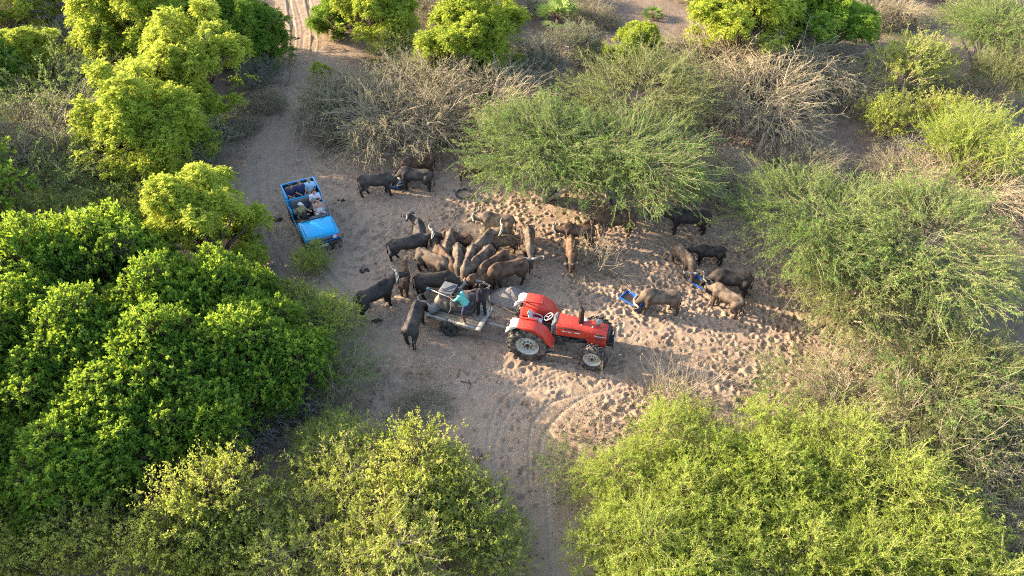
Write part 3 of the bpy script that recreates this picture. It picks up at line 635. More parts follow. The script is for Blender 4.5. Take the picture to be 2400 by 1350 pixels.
def buffalo(px, py, heading, pose, coat, label, size=1.0, yaw=0.0, horns=1.0, gait=0, bend=0.0, name='buffalo', group='buffaloes in the clearing', ground_pt=None):
    rs = np.random.RandomState(abs(int(px * 7 + py)) % 99991)
    g = gp(px, py, .85 * size) if ground_pt is None else Vector((*ground_pt, 0))
    npit, hpit, nlen = {'up': (20, -12, .60), 'high': (42, -5, .60), 'level': (-8, -28, .60), 'low': (-36, -58, .60), 'down': (-52, -72, .64)}[pose]
    npit, hpit, yw = R(npit + rs.uniform(-4, 4)), R(hpit + rs.uniform(-5, 5)), R(yaw)
    mb = MB(); ang = np.arange(14) * 2 * math.pi / 14
    fat = rs.uniform(.88, 1.02)
    secs = [(-1.00, 1.12, .05, .05), (-.96, 1.09, .20, .15), (-.80, 1.06, .31, .24), (-.50, 1.025, .335, .285), (-.15, .985, .375, .335), (.20, .985, .385, .325), (.46, 1.02, .42, .28), (.68, 1.03, .35, .22), (.84, 1.04, .2, .14), (.90, 1.05, .05, .05)]
    rings = []
    for x, zc, hh, hw in secs:
        p = np.stack([np.full(14, x), np.cos(ang) * hw * fat, zc + np.sin(ang) * hh], 1)
        top = p[:, 2] > zc; p[top, 1] *= .84                          # ridge along the back
        p[:, 1] += bend * .25 * max(0, x) ** 2
        rings.append(p)
    mb.loft(rings)
    ellipsoid(mb, (.44, bend * .05, 1.30), (.32, .13, .18))           # withers
    for s in (-1, 1):
        ellipsoid(mb, (-.62, s * .165, 1.235), (.15, .07, .09)); ellipsoid(mb, (.46, s * .21, .93), (.22, .11, .32)); ellipsoid(mb, (-.72, s * .17, .90), (.25, .13, .30))
    capsule(mb, (-.84, 0, 1.32), .055, (-.1, 0, 1.33), .05); capsule(mb, (-.1, 0, 1.33), .05, (.45, 0, 1.44), .06)
    nd = np.array([math.cos(npit) * math.cos(yw), math.cos(npit) * math.sin(yw), math.sin(npit)])
    n0 = np.array([.62, bend * .1, 1.12]); poll = n0 + nd * nlen
    capsule(mb, n0 + (0, 0, -.02), .25, n0 * .5 + poll * .5 + (0, 0, -.04), .185); capsule(mb, n0 * .5 + poll * .5 + (0, 0, -.04), .185, poll - nd * .03, .135)
    yw2 = yw * 1.25
    hf = np.array([math.cos(hpit) * math.cos(yw2), math.cos(hpit) * math.sin(yw2), math.sin(hpit)]); hs = np.array([-math.sin(yw2), math.cos(yw2), 0]); hu = np.cross(hf, hs)
    H = lambda f, s, u: poll + hf * f + hs * s + hu * u
    capsule(mb, H(.02, 0, 0), .165, H(.20, 0, -.03), .125); capsule(mb, H(.20, 0, -.03), .12, H(.40, 0, -.05), .088); capsule(mb, H(.42, -.035, -.05), .085, H(.42, .035, -.05), .085)
    capsule(mb, H(.12, 0, -.12), .09, H(.34, 0, -.11), .06)
    gt = [(.0, .0, .0, .0), (.14, -.14, -.16, .12), (-.12, .13, .14, -.14), (.06, -.05, .10, -.02)][gait % 4]
    for i, s in enumerate((-1, 1)):
        d = gt[i]; chain(mb, [(.50, s * .19, .86), (.47 + d * .25, s * .20, .66), (.51 + d * .7, s * .185, .40), (.50 + d, s * .18, .13), (.55 + d, s * .18, .055)], [.165, .12, .084, .064, .075])
        d = gt[2 + i]; chain(mb, [(-.70, s * .19, .95), (-.57 + d * .3, s * .21, .72), (-.83 + d * .75, s * .19, .46), (-.77 + d, s * .18, .14), (-.72 + d, s * .18, .055)], [.20, .155, .088, .064, .075])
    me = fuse(mb, .042, 2); me.name = 'buffalo_body'
    o = empty(name, (g.x, g.y, gz(g.x, g.y) - .03), R(heading), label, 'buffalo', group); o.scale = (size * .94 * rs.uniform(.95, 1.05), size * .94 * rs.uniform(.92, 1.07), size * .94 * rs.uniform(.96, 1.04))
    new_obj('body', me, o, HIDE[coat])
    for s in (-1, 1):
        if horns > 0:
            h = horns; m = MB()
            m.tube([H(-.01, s * .015, .11), H(-.02, s * .16 * h, .135), H(-.06, s * .30 * h, .03), H(-.10, s * .44 * h, .0), H(-.13, s * .56 * h, .09), H(-.08, s * .58 * h, .24), H(.0, s * .48 * h, .37)],
                   np.array([.070, .066, .050, .038, .028, .018, .005]) * (.35 + .65 * h), k=8)
            new_obj('horn', m.mesh('horn', HORN if h > .75 else HORN_D, True), o)
        m = MB(); m.tube([H(0, s * .12, .0), H(-.03, s * .24, -.03), H(-.05, s * .36, -.09), H(-.05, s * .42, -.14)], [.035, .075, .065, .012], k=8, flat=.35)
        new_obj('ear', m.mesh('ear', HIDE[coat], True), o)
    sw = rs.uniform(-.08, .08); m = MB(); m.tube([(-.97, 0, 1.20), (-1.05, sw * .3, 1.05), (-1.06, sw, .75), (-1.05, sw * 1.6, .52), (-1.04, sw * 1.8, .40)], [.035, .026, .018, .038, .01], k=7)
    new_obj('tail', m.mesh('tail', HIDE['black' if coat != 'calf' else 'brown'], True), o)
    return o

BUFF = [
 (884, 424, 6, 'low', 'grey', 'dark grey buffalo eating from the upper blue trough, seen from its left end', dict(gait=1)),
 (972, 412, 171, 'low', 'grey', 'pale-horned grey buffalo facing left over the upper blue trough', dict(size=1.0, gait=3, yaw=18)),
 (975, 386, 205, 'low', 'brown', 'shaded brown buffalo standing behind the pair at the upper trough', dict(size=1.0, gait=0, horns=.5)),
 (1112, 397, -3, 'level', 'brown', 'brown buffalo half hidden by the left edge of the central acacia', dict(size=.85, gait=1, horns=.5)),
 (1163, 520, 170, 'level', 'dusty', 'dusty buffalo with pale horns walking left above the crowd', dict(gait=2)),
 (983, 545, 100, 'up', 'grey', 'dark buffalo facing away with curled horns, behind the one walking right', dict(yaw=45, size=1.0)),
 (958, 570, 13, 'up', 'grey', 'dark grey buffalo walking right towards the crowd, head raised', dict(gait=1)),
 (1068, 560, 168, 'low', 'brown', 'brown young buffalo facing left at the top of the crowd', dict(size=.85, horns=.4, gait=3)),
 (1052, 575, -96, 'low', 'dusty', 'dusty buffalo facing the camera in the upper middle of the crowd', dict(size=.95, horns=.8)),
 (1022, 580, -80, 'low', 'dusty', 'small dusty buffalo squeezed behind the crowd on its left', dict(size=.8, horns=.4)),
 (1018, 612, -33, 'low', 'dusty', 'dusty buffalo at the left of the fan of rumps, tail to the left', dict(size=1.02, gait=0)),
 (1048, 612, -60, 'low', 'brown', 'brownish buffalo second from left in the fan of rumps', dict(size=1.0)),
 (1074, 612, -86, 'down', 'dusty', 'dusty buffalo in the middle of the fan, pointing straight at the trailer', dict(size=1.03)),
 (1099, 616, -101, 'down', 'dusty', 'palest buffalo in the fan, sunlit along its left flank', dict(size=1.05)),
 (1126, 612, -122, 'down', 'dusty', 'dusty buffalo right of the palest one in the fan of rumps', dict(size=1.05)),
 (1154, 624, -132, 'low', 'brown', 'brown buffalo in the fan with its rump up to the right', dict(size=1.0)),
 (1188, 636, -158, 'down', 'brown', 'brown buffalo at the right end of the crowd, standing broadside', dict(size=1.05, gait=1)),
 (1126, 656, -160, 'down', 'calf', 'tan young buffalo feeding right behind the men on the trailer', dict(size=.78, horns=.35)),
 (1024, 660, 2, 'low', 'black', 'black bull facing right behind the trailer, head in the feed', dict(size=1.08, horns=1.15, gait=2, yaw=-22)),
 (1133, 572, 58, 'up', 'dusty', 'dusty bull with a big curled pale horn above the crowd', dict(size=1.0, yaw=-50, horns=1.15)),
 (1180, 568, 190, 'low', 'brown', 'small brown buffalo facing the big-horned bull', dict(size=.8, horns=.4, gait=1)),
 (1240, 566, -86, 'low', 'dusty', 'buffalo facing the camera with wide horns, left of the acacia foot', dict(size=1.0, horns=1.05)),
 (1338, 585, -92, 'low', 'calf', 'tan buffalo facing the camera at the foot of the acacia', dict(size=.9, horns=.6)),
 (1352, 545, 178, 'level', 'brown', 'horned buffalo hidden behind the acacia branches', dict(size=.95, horns=1.0)),
 (1440, 520, 185, 'level', 'brown', 'brown buffalo in the shade under the right of the acacia', dict(size=1.0, horns=.6)),
 (1612, 510, 175, 'level', 'black', 'big black bull in deep shade facing left, right of the acacia', dict(size=1.08)),
 (1606, 602, -72, 'low', 'dusty', 'dusty buffalo facing down the picture, right of the thorn shadow', dict(size=.98, horns=.9, yaw=-15)),
 (1662, 594, 176, 'level', 'black', 'small dark buffalo standing behind the dusty one at right', dict(size=.78, horns=.4)),
 (1712, 652, 168, 'low', 'black', 'dark brown buffalo under the edge of the right-hand acacia', dict(size=1.0, horns=.7)),
 (1704, 690, 133, 'low', 'dusty', 'tan buffalo with its rump to the camera at the small blue tub', dict(size=.95, horns=.6)),
 (1545, 698, 178, 'down', 'dusty', 'greyish buffalo eating from the blue tub right of the tractor', dict(size=.98, gait=2, horns=.95)),
 (970, 748, 82, 'low', 'grey', 'dark buffalo with its rump to the camera beside the trailer wheel', dict(size=1.02, yaw=-32, gait=1)),
 (880, 688, 38, 'high', 'black', 'black buffalo with white horn boss looking up at far left', dict(size=1.02, horns=1.0, yaw=-15)),
 (948, 652, 92, 'high', 'calf', 'reddish calf facing away between the two black buffaloes', dict(size=.72, horns=.25)),
]
for px_, py_, hd_, po_, co_, lb_, kw_ in BUFF: buffalo(px_, py_, hd_, po_, co_, lb_, name='buffalo' if kw_.get('size', 1) > .8 else 'young_buffalo', **kw_)

# ------------------------------------------------------------ people
SKIN_L = mat('skin_light', (.50, .27, .19), rough=.55, spec=.3); SKIN_D = mat('skin_dark', (.085, .045, .03), rough=.5, spec=.35)
def person(label, parent_loc, rz, J, skin, shirt, sleeve, pants, leg, hair, hat=None, shoes=None, hair_long=False, top='shirt', group=None, grip=.6, vary=0):
    """J: joint positions (x forward, y left, z up) of one figure"""
    o = empty('person', parent_loc, rz, label, 'person', group); J = {k: np.array(v, float) for k, v in J.items()}
    up = unit(J['neck'] - J['pelvis']); side = unit(J['shL'] - J['shR']); fwd = np.cross(side, up)
    hd = J['head']; hup = unit(hd - J['neck']); look = unit(J.get('look', fwd)); hs = unit(np.cross(hup, look)); look = np.cross(hs, hup)
    M = np.stack([look, hs, hup], 1)
    mid = J['pelvis'] * .55 + J['neck'] * .45; ch = J['pelvis'] * .25 + J['neck'] * .75
    def torso(mb, g):
        for a, ra, b, rb in ((J['pelvis'], .135, mid, .125), (mid, .125, ch, .145), (ch, .145, J['neck'] - up * .06, .09)):
            for s in (-1, 1): capsule(mb, a + side * s * .05, ra + g, b + side * s * (.055 if rb > .1 else .03), rb + g)
        for s in ('L', 'R'): capsule(mb, ch + side * (.08 if s == 'L' else -.08), .11 + g, J['sh' + s], .068 + g)
    mb = MB(); torso(mb, -.006)
    capsule(mb, J['neck'] - up * .05, .058, hd - hup * .04, .055)
    ellipsoid(mb, hd + hup * .035, (.098, .078, .112), M); ellipsoid(mb, hd + look * .03 - hup * .055, (.066, .058, .062), M)
    capsule(mb, hd + look * .092 + hup * .015, .012, hd + look * .108 - hup * .022, .017)
    for s in (-1, 1): ellipsoid(mb, hd + hs * s * .08, (.022, .014, .032), M)
    for s in 'LR':
        sh, el, wr = J['sh' + s], J['el' + s], J['wr' + s]
        chain(mb, [sh, sh * .5 + el * .5, el, el * .6 + wr * .4, wr], [.055, .049, .041, .041, .029])
        hp, kn, an = J['hip' + s], J['kn' + s], J['an' + s]
        chain(mb, [hp, hp * .5 + kn * .5, kn, kn * .65 + an * .35, an], [.092, .078, .056, .058, .038])
        toe = J.get('toe' + s, an + fwd * .16 - np.array([0, 0, .05])); capsule(mb, an - np.array([0, 0, .02]), .042, toe, .034)
        hdv = unit(J.get('hand' + s, wr - el)); capsule(mb, wr, .03, wr + hdv * .075, .036, flat=.6)
    v, q, t = arrays(fuse(mb, .021, 2)); sk = MB(); sk.add(v, q, t)
    for s in 'LR':                                                    # five unequal, bent fingers per hand
        wr, el = J['wr' + s], J['el' + s]; hv = unit(J.get('hand' + s, wr - el)); sd = unit(np.cross(hv, [0, 0, 1.]) + 1e-4) * (1 if s == 'L' else -1); dn = unit(np.cross(hv, sd)); dn = dn if dn[2] < 0 else -dn
        pc = wr + hv * .09
        for i, ln in enumerate((.066, .078, .072, .055)):
            b = pc + sd * (.024 - .016 * i); k1 = b + hv * ln * .5 + dn * ln * .2 * grip; sk.tube([b - hv * .02, k1, k1 + hv * ln * .35 * (1 - grip * .6) + dn * ln * .55 * grip], [.010, .009, .007], k=5)
        b = wr + hv * .03 + sd * .03; k1 = b + sd * .028 + hv * .025; sk.tube([b - sd * .015, k1, k1 + hv * .03 + dn * .012], [.012, .010, .008], k=5)
    new_obj('body', sk.mesh('body', skin, True), o)
    for s in (-1, 1):
        e = MB(); ellipsoid(e, hd + look * .089 + hs * s * .032 + hup * .03, (.011, .014, .011), M, 8, 5); new_obj('eye', e.mesh('eye', mat('eye', (.03, .02, .015), rough=.2), True), o)
    if shirt is not None:
        mb = MB(); torso(mb, .012)
        if sleeve:
            for s in 'LR':
                sh, el, wr = J['sh' + s], J['el' + s], J['wr' + s]; e = {'short': sh * .3 + el * .7, 'long': el}[sleeve]; capsule(mb, sh, .073, e, .06)
                if sleeve == 'long': capsule(mb, el, .058, wr, .042)
        me = fuse(mb, .021, 2)
        if top == 'strap':                                            # strapless: keep only below the armpits
            bm = bmesh.new(); bm.from_mesh(me); bmesh.ops.bisect_plane(bm, geom=bm.verts[:] + bm.edges[:] + bm.faces[:], plane_co=tuple(J['neck'] - up * .17), plane_no=tuple(up), clear_outer=True); bm.to_mesh(me); bm.free()
        new_obj('shirt' if top == 'shirt' else 'dress_top', me, o, shirt)
    if pants is not None:
        mb = MB(); capsule(mb, J['pelvis'] + side * .055, .15, J['pelvis'] - side * .055, .15)
        for s in 'LR':
            hp, kn, an = J['hip' + s], J['kn' + s], J['an' + s]; e, r2 = (hp * .25 + kn * .75, .092) if leg == 'short' else (kn, .076)
            capsule(mb, hp, .112, e, r2)
            if leg == 'long': capsule(mb, kn, .074, an + (kn - an) * .12, .058)
        new_obj('shorts' if leg == 'short' else 'trousers', fuse(mb, .02, 2), o, pants)
    if hair is not None:
        mb = MB(); ellipsoid(mb, hd + hup * .055 - look * .022, (.100, .086, .106), M)
        if hair_long: capsule(mb, hd - look * .06 + hup * .02, .075, hd - look * .085 - hup * .10, .055)
        new_obj('hair', fuse(mb, .02, 1), o, hair)
    if hat is not None:
        mb = MB(); ellipsoid(mb, hd + hup * .075 - look * .01, (.108, .094, .088), M); c = hd + hup * .07
        capsule(mb, c + look * .07 + hs * .04, .018, c + look * .15 + hs * .02, .014, flat=1); capsule(mb, c + look * .07 - hs * .04, .018, c + look * .15 - hs * .02, .014); capsule(mb, c + look * .08, .018, c + look * .17, .012)
        new_obj('cap', fuse(mb, .02, 1), o, hat)
    if shoes is not None:
        for s in 'LR':
            an = J['an' + s]; mb = MB(); toe = J.get('toe' + s, an + fwd * .16 - np.array([0, 0, .05])); capsule(mb, an - np.array([0, 0, .025]), .052, toe, .044); new_obj('shoe', mb.mesh('shoe', shoes, True), o)
    return o

def sit(seat_z=0.0, lean=0.0, arms='lap', twist=0.0, head=(0, 0), spread=.1, legs=1.0):
    """seated figure, pelvis above the origin, facing +x"""
    p = np.array((0, 0, seat_z + .12)); u = np.array((math.sin(lean), 0, math.cos(lean))); nk = p + u * .50; sd = np.array((-math.sin(twist), math.cos(twist), 0)); fw = np.array((math.cos(twist), math.sin(twist), 0))
    J = dict(pelvis=p, neck=nk, head=nk + u * .13 + fw * .02, shL=nk - u * .06 + sd * .185, shR=nk - u * .06 - sd * .185)
    for s, k in (('L', 1), ('R', -1)):
        h = p + np.array((0, k * .09, 0)); kn = h + np.array((.42 * legs, k * spread, .03)); J['hip' + s] = h; J['kn' + s] = kn; J['an' + s] = kn + np.array((.08, 0, -.42)); sh = J['sh' + s]
        if arms == 'lap': J['el' + s] = sh + sd * k * .08 - u * .24 + fw * .06; J['wr' + s] = J['el' + s] + fw * .20 - sd * k * .13 + np.array((0, 0, -.06))
        elif arms == 'fold': J['el' + s] = sh + sd * k * .07 - u * .22 + fw * .12; J['wr' + s] = J['el' + s] + fw * .12 - sd * k * .20
        elif arms == 'wheel': J['el' + s] = sh + sd * k * .05 - u * .2 + fw * .14; J['wr' + s] = J['el' + s] + fw * .22 - sd * k * .08 + np.array((0, 0, .02))
    J['look'] = (math.cos(twist + head[0]) * math.cos(head[1]), math.sin(twist + head[0]) * math.cos(head[1]), math.sin(head[1]))
    return J
# ------------------------------------------------------------ shared vehicle materials
RUBBER = mat('rubber', (.028, .027, .027), rough=.75, spec=.25, var=.25, dust=(.16, .135, .11), dust_amt=.55, vscale=5)
RUBBER2 = mat('rubber_dusty', (.04, .038, .036), rough=.8, spec=.2, var=.25, dust=(.26, .215, .17), dust_amt=.7, vscale=4)
BLACK = mat('black_metal', (.025, .025, .027), rough=.6, var=.3, dust=(.14, .115, .09), dust_amt=.5)
STEEL = mat('steel_grey', (.30, .29, .28), rough=.5, metal=.4, var=.2, dust=(.2, .13, .08), dust_amt=.5)
RED = mat('tractor_red', (.56, .038, .020), rough=.5, spec=.35, coat=.05, var=.18, dust=(.46, .16, .10), dust_amt=.35, vscale=9)
CREAM = mat('rim_cream', (.56, .53, .45), rough=.6, var=.1, dust=(.34, .22, .13), dust_amt=.45, vscale=3)
WHITE = mat('plastic_white', (.56, .58, .60), rough=.45, var=.06)
BLUE = mat('car_blue', (.001, .34, .64), rough=.35, spec=.4, coat=.2, var=.06, dust=(.06, .30, .50), dust_amt=.15, vscale=3)
BLUE_D = mat('car_blue_panel', (.006, .14, .42), rough=.4, spec=.4, coat=.2, var=.08, dust=(.14, .2, .28), dust_amt=.3)
SEATM = mat('seat_grey', (.155, .16, .155), rough=.7, var=.12, vscale=8)
DARKIN = mat('interior_dark', (.035, .033, .032), rough=.85, var=.3)
WOOD = mat('old_wood', (.23, .18, .13), rough=.85, var=.35, vscale=4, bump=.5, dust=(.33, .29, .25), dust_amt=.6)
TUBBLUE = mat('tub_blue', (.008, .11, .46), rough=.45, var=.1, dust=(.12, .2, .38), dust_amt=.4)
FEED = mat('feed_brown', (.20, .125, .075), rough=.95, spec=.05, var=.35, vscale=14, bump=.9, bscale=60, dust=(.33, .22, .13), dust_amt=.6)
FEEDG = mat('feed_grey', (.235, .21, .19), rough=.95, spec=.05, var=.12, vscale=5, bump=.8, bscale=70, dust=(.36, .29, .22), dust_amt=.3)

def tyre_wheel(parent, c, r, w, rim_mat, rub, lug=0, lug_h=.03, rim_r=.55, dish=1, steer=0.0, rim_dark=False, ag=True):
    """wheel part with tyre and rim as its pieces; axis along local y, dish facing side 'dish' (+1/-1)"""
    wl = bpy.data.objects.new('wheel', None); COL.objects.link(wl); wl.parent = parent; wl.location = c; wl.rotation_euler = (0, 0, steer)
    rr = r - lug_h; ri = r * rim_r; m = MB(); h = w / 2
    m.lathe([(ri, -h * .82), (ri + (rr - ri) * .45, -h), (rr - .05 * r, -h * .93), (rr, -h * .6), (rr + .004, 0), (rr, h * .6), (rr - .05 * r, h * .93), (ri + (rr - ri) * .45, h), (ri, h * .82), (ri * .97, h * .55), (ri * .97, -h * .55), (ri, -h * .82)], k=40, cap=False)
    for i in range(lug):
        for s in (-1, 1):
            a0 = (i + (.5 if s > 0 else 0)) * 2 * math.pi / lug; pts = []
            n = 4
            for j in range(n):
                f = j / (n - 1); a = a0 + (f * (.34 if ag else .05)); y = s * h * (1.0 * (1 - f)); rad = rr + lug_h * (.55 if j < n - 1 else .6)
                if j == 0: rad -= .03 * r
                pts.append((math.cos(a) * rad, y, math.sin(a) * rad))
            for j in range(n - 1):
                p, q_ = np.array(pts[j]), np.array(pts[j + 1]); d = q_ - p; L = np.linalg.norm(d); cen = (p + q_) / 2
                x = d / L; z = cen * np.array([1, 0, 1]); z = z / np.linalg.norm(z); z = z - x * (z @ x); z /= np.linalg.norm(z); y_ = np.cross(z, x)
                m.box(cen, (L * 1.05, (.05 if ag else .035) * (r / .8) + .01, lug_h * 1.2), np.stack([x, y_, z], 1))
    new_obj('tyre', m.mesh('tyre', rub, False), wl)
    d = dish; m = MB()
    m.lathe([(ri * 1.0, d * h * .86), (ri * 1.03, d * h * .80), (ri * .93, d * h * .70), (ri * .88, -d * h * .15), (ri * .70, -d * h * .25), (ri * .62, d * h * .25), (ri * .28, d * h * .34), (ri * .26, d * h * .52), (.01, d * h * .52)], k=32, cap=False)
    m.lathe([(ri * .98, -d * h * .8), (ri * .9, -d * h * .4), (.02, -d * h * .3)], k=24, cap=False)
    rim = new_obj('rim', m.mesh('rim', rim_mat, True), wl)
    m = MB()
    for i in range(8):
        a = i * math.pi / 4; m.lathe([(.03 * r / .8, d * h * .32), (.03 * r / .8, d * h * .52), (.005, d * h * .53)], k=6, c=(math.cos(a) * ri * .38, 0, math.sin(a) * ri * .38))
    m.lathe([(ri * .2, d * h * .5), (ri * .2, d * h * .62), (.01, d * h * .63)], k=14)
    new_obj('wheel_bolts', m.mesh('wheel_bolts', BLACK), wl)
    return wl

def text_mesh(body, size, material):
    cu = bpy.data.curves.new('lettering', 'FONT'); cu.body = body; cu.size = size; cu.extrude = .002; cu.align_x = 'CENTER'; cu.align_y = 'CENTER'
    o = bpy.data.objects.new('lettering', cu); COL.objects.link(o); dg = bpy.context.evaluated_depsgraph_get(); dg.update()
    me = bpy.data.meshes.new_from_object(o.evaluated_get(dg)); bpy.data.objects.remove(o); me.materials.clear(); me.materials.append(material); return me
# ------------------------------------------------------------ tractor
def tractor():
    hd = R(-13); lx = Vector((math.cos(hd), math.sin(hd), 0)); ly = Vector((-math.sin(hd), math.cos(hd), 0))
    near = gp(1238, 803, .84); O = near + ly * .82; t = empty('tractor', (O.x, O.y, gz(O.x, O.y) - .03), hd, 'red farm tractor with white plastic seat, hitched to the trailer', 'tractor')
    def P(name, m, material, bv=0.0, smooth=False, parent=None):
        o = new_obj(name, m.mesh(name, material, smooth), parent or t)
        if bv: bevel(o, bv)
        return o
    for s in (-1, 1):
        tyre_wheel(t, (0, s * .82, .84), .84, .46, CREAM, RUBBER2, lug=19, lug_h=.045, rim_r=.56, dish=s)
        tyre_wheel(t, (2.58, s * .80, .62), .62, .34, CREAM, RUBBER2, lug=17, lug_h=.036, rim_r=.58, dish=s, steer=R(-4))
    # bonnet: tapered, chamfered section
    def sec(x, zb, zt, hw):
        return [(x, -hw, zb), (x, -hw, zt - .10), (x, -hw + .09, zt), (x, hw - .09, zt), (x, hw, zt - .10), (x, hw, zb)]
    m = MB(); m.loft([sec(1.02, 1.10, 1.72, .36), sec(1.6, 1.10, 1.68, .35), sec(2.35, 1.10, 1.61, .34), sec(2.95, 1.10, 1.55, .33), sec(3.02, 1.12, 1.50, .31)])
    hood = P('bonnet', m, RED, .012)
    m = MB(); m.prism([(2.20, 1.10), (3.0, 1.10), (3.0, .78), (2.38, .78)], 'y', -.335, .335); P('nose_cowl', m, RED, .01)
    for s in (-1, 1):
        m = MB(); m.box((1.45, s * .357, 1.505), (.82, .012, .05)); m.prism([(1.86, 1.48), (1.86, 1.53), (2.06, 1.48)], 'y', s * .345, s * .358); P('bonnet_groove', m, BLACK, parent=hood)
        for a, b in ((1.03, 1.62), (1.645, 1.98), (2.02, 2.98)):
            m = MB(); m.box(((a + b) / 2, s * (.372 - .008 * (a + b)), 1.345), (b - a, .010, .055)); P('white_stripe', m, WHITE, parent=hood)
        for z in (1.42, 1.19):
            m = MB(); m.box((2.72, s * .342, z), (.24, .012, .10)); P('side_vent', m, mat('vent_grey', (.07, .055, .05), rough=.8), .008, parent=hood)
        for x in (1.12, 2.0, 2.92):
            m = MB(); m.lathe([(.022, 0), (.022, s * .012), (.004, s * .014)], k=8, c=(x, s * (.372 - .0155 * x), 1.345)); P('latch', m, BLACK, parent=hood)
        tx = new_obj('model_number', text_mesh('5100', .07, BLACK), hood); tx.location = (1.42, s * (.372 - .0155 * 1.42 + .016), 1.345); tx.rotation_euler = (R(90), 0, 0 if s < 0 else R(180))
    m = MB(); m.box((2.12, .16, 1.663), (.16, .13, .012), Matrix.Rotation(R(4.5), 3, 'Y')); P('bonnet_decal', m, WHITE, parent=hood)
    m = MB(); m.box((1.98, -.16, 1.662), (.05, .05, .012), Matrix.Rotation(R(4.5), 3, 'Y')); m.box((2.42, -.12, 1.632), (.07, .08, .02), Matrix.Rotation(R(4.5), 3, 'Y')); P('bonnet_decal', m, WHITE, parent=hood)
    m = MB(); m.box((3.06, 0, 1.22), (.10, .54, .52)); P('grille', m, BLACK, .01)
    m = MB(); m.box((3.16, 0, .92), (.22, .5, .20)); m.box((3.28, 0, 1.05), (.05, .60, .40)); P('front_weight', m, BLACK, .015)
    m = MB()
    for z in (1.0, 1.18, 1.36): m.tube([(3.33, -.30, z), (3.33, .30, z)], .016, k=6)
    for y in (-.30, 0, .30): m.tube([(3.33, y, .75), (3.33, y, 1.40)], .016, k=6)
    P('bull_bar', m, STEEL, smooth=True)
    # engine, gearbox, axles
    m = MB(); m.box((1.75, 0, .90), (1.7, .40, .42)); m.box((1.3, 0, .98), (.5, .52, .25)); m.box((2.05, -.25, 1.0), (.34, .14, .22)); m.box((1.65, .26, .98), (.4, .14, .24)); m.tube([(1.45, -.3, .88), (1.95, -.3, .88)], .075, k=10); P('engine', m, BLACK, .02)
    m = MB(); m.box((.35, 0, .80), (1.2, .46, .52)); m.tube([(0, -.62, .84), (0, .62, .84)], .15, k=14); P('transmission', m, BLACK, .02)
    m = MB(); m.tube([(2.58, -.68, .60), (2.58, -.15, .66), (2.58, .15, .66), (2.58, .68, .60)], .075, k=10); m.box((2.58, 0, .66), (.26, .34, .22)); P('front_axle', m, BLACK, .01)
    m = MB(); m.box((-.55, 0, .48), (.8, .12, .05)); m.tube([(-.25, .22, .95), (-.75, .25, .55)], .03, k=8); m.tube([(-.25, -.22, .95), (-.75, -.25, .55)], .03, k=8); m.box((-.42, 0, .95), (.28, .5, .32)); P('rear_linkage', m, BLACK, .01)
    for a, b, c_ in (((1.1, -.32, 1.02), (1.6, -.42, .86), (2.1, -.3, .98)), ((.9, -.25, .92), (1.3, -.36, .74), (1.8, -.25, .74)), ((-.3, .15, 1.15), (-.5, .3, 1.25), (-.62, .1, .98)), ((-.3, -.12, 1.12), (-.55, -.2, 1.22), (-.6, -.05, .95))):
        m = MB(); tt = np.linspace(0, 1, 9)[:, None]; m.tube((1 - tt) ** 2 * np.array(a) + 2 * tt * (1 - tt) * np.array(b) + tt * tt * np.array(c_), .02, k=6); P('hose', m, BLACK, smooth=True)
    for y in (-.2, 0, .22):
        m = MB(); m.tube([(.45 + abs(y), y * 1.6, .88), (.42 + abs(y), y * 1.8, 1.2), (.40 + abs(y), y * 1.9, 1.28)], [.012, .012, .025], k=6); P('lever', m, BLACK)
    # exhaust and pre-cleaner
    m = MB(); m.lathe([(.11, 1.62), (.11, 2.26), (.10, 2.30), (.055, 2.31), (.055, 2.42), (.03, 2.42)], k=20, axis='z', c=(1.93, .0, 0)); P('exhaust_stack', m, mat('rusty_exhaust', (.03, .02, .018), rough=.8, var=.4, dust=(.09, .04, .03), dust_amt=.5), smooth=False)
    m = MB(); m.tube([(1.93, 0, 2.41), (1.87, 0, 2.47), (1.80, .01, 2.46)], [.045, .04, .035], k=8); P('exhaust_flap', m, BLACK)
    m = MB(); m.lathe([(.05, 1.52), (.05, 1.70), (.11, 1.72), (.125, 1.80), (.10, 1.87), (.02, 1.90)], k=18, axis='z', c=(2.62, .02, 0)); P('air_cleaner', m, STEEL, smooth=True)
    # platform, console, steering, seat
    m = MB(); m.box((.62, 0, .86), (.78, 1.24, .05)); P('platform', m, mat('floor_rubber', (.075, .072, .068), rough=.85, var=.4, dust=(.25, .22, .19), dust_amt=.6), .008)
    m = MB(); m.prism([(.80, 1.02), (1.02, 1.02), (1.02, 1.74), (.93, 1.74), (.80, 1.50)], 'y', -.30, .30); P('console', m, mat('console_grey', (.10, .11, .12), rough=.6, var=.2, dust=(.3, .28, .26), dust_amt=.4), .02)
    m = MB(); m.tube([(.88, 0, 1.45), (.66, 0, 1.66)], .03, k=8); P('steering_column', m, BLACK)
    sw = MB(); k = 20; ring = [(.64 + math.sin(R(38)) * .2 * math.cos(a) * -1, .2 * math.sin(a), 1.68 + math.cos(R(38)) * .2 * math.cos(a) * -1) for a in np.arange(k + 1) * 2 * math.pi / k]
    ring = [(.64 + math.cos(R(32)) * .2 * math.cos(a), .2 * math.sin(a), 1.68 + math.sin(R(32)) * .2 * math.cos(a)) for a in np.arange(k + 1) * 2 * math.pi / k]
    sw.tube(ring, .016, k=6, cap=False, up=(.5, .0, -.85))
    for a in (0.5, 2.6, 4.7): sw.tube([(.64, 0, 1.68), (.64 + math.cos(R(32)) * .2 * math.cos(a), .2 * math.sin(a), 1.68 + math.sin(R(32)) * .2 * math.cos(a))], .011, k=5)
    P('steering_wheel', sw, WHITE, smooth=True)
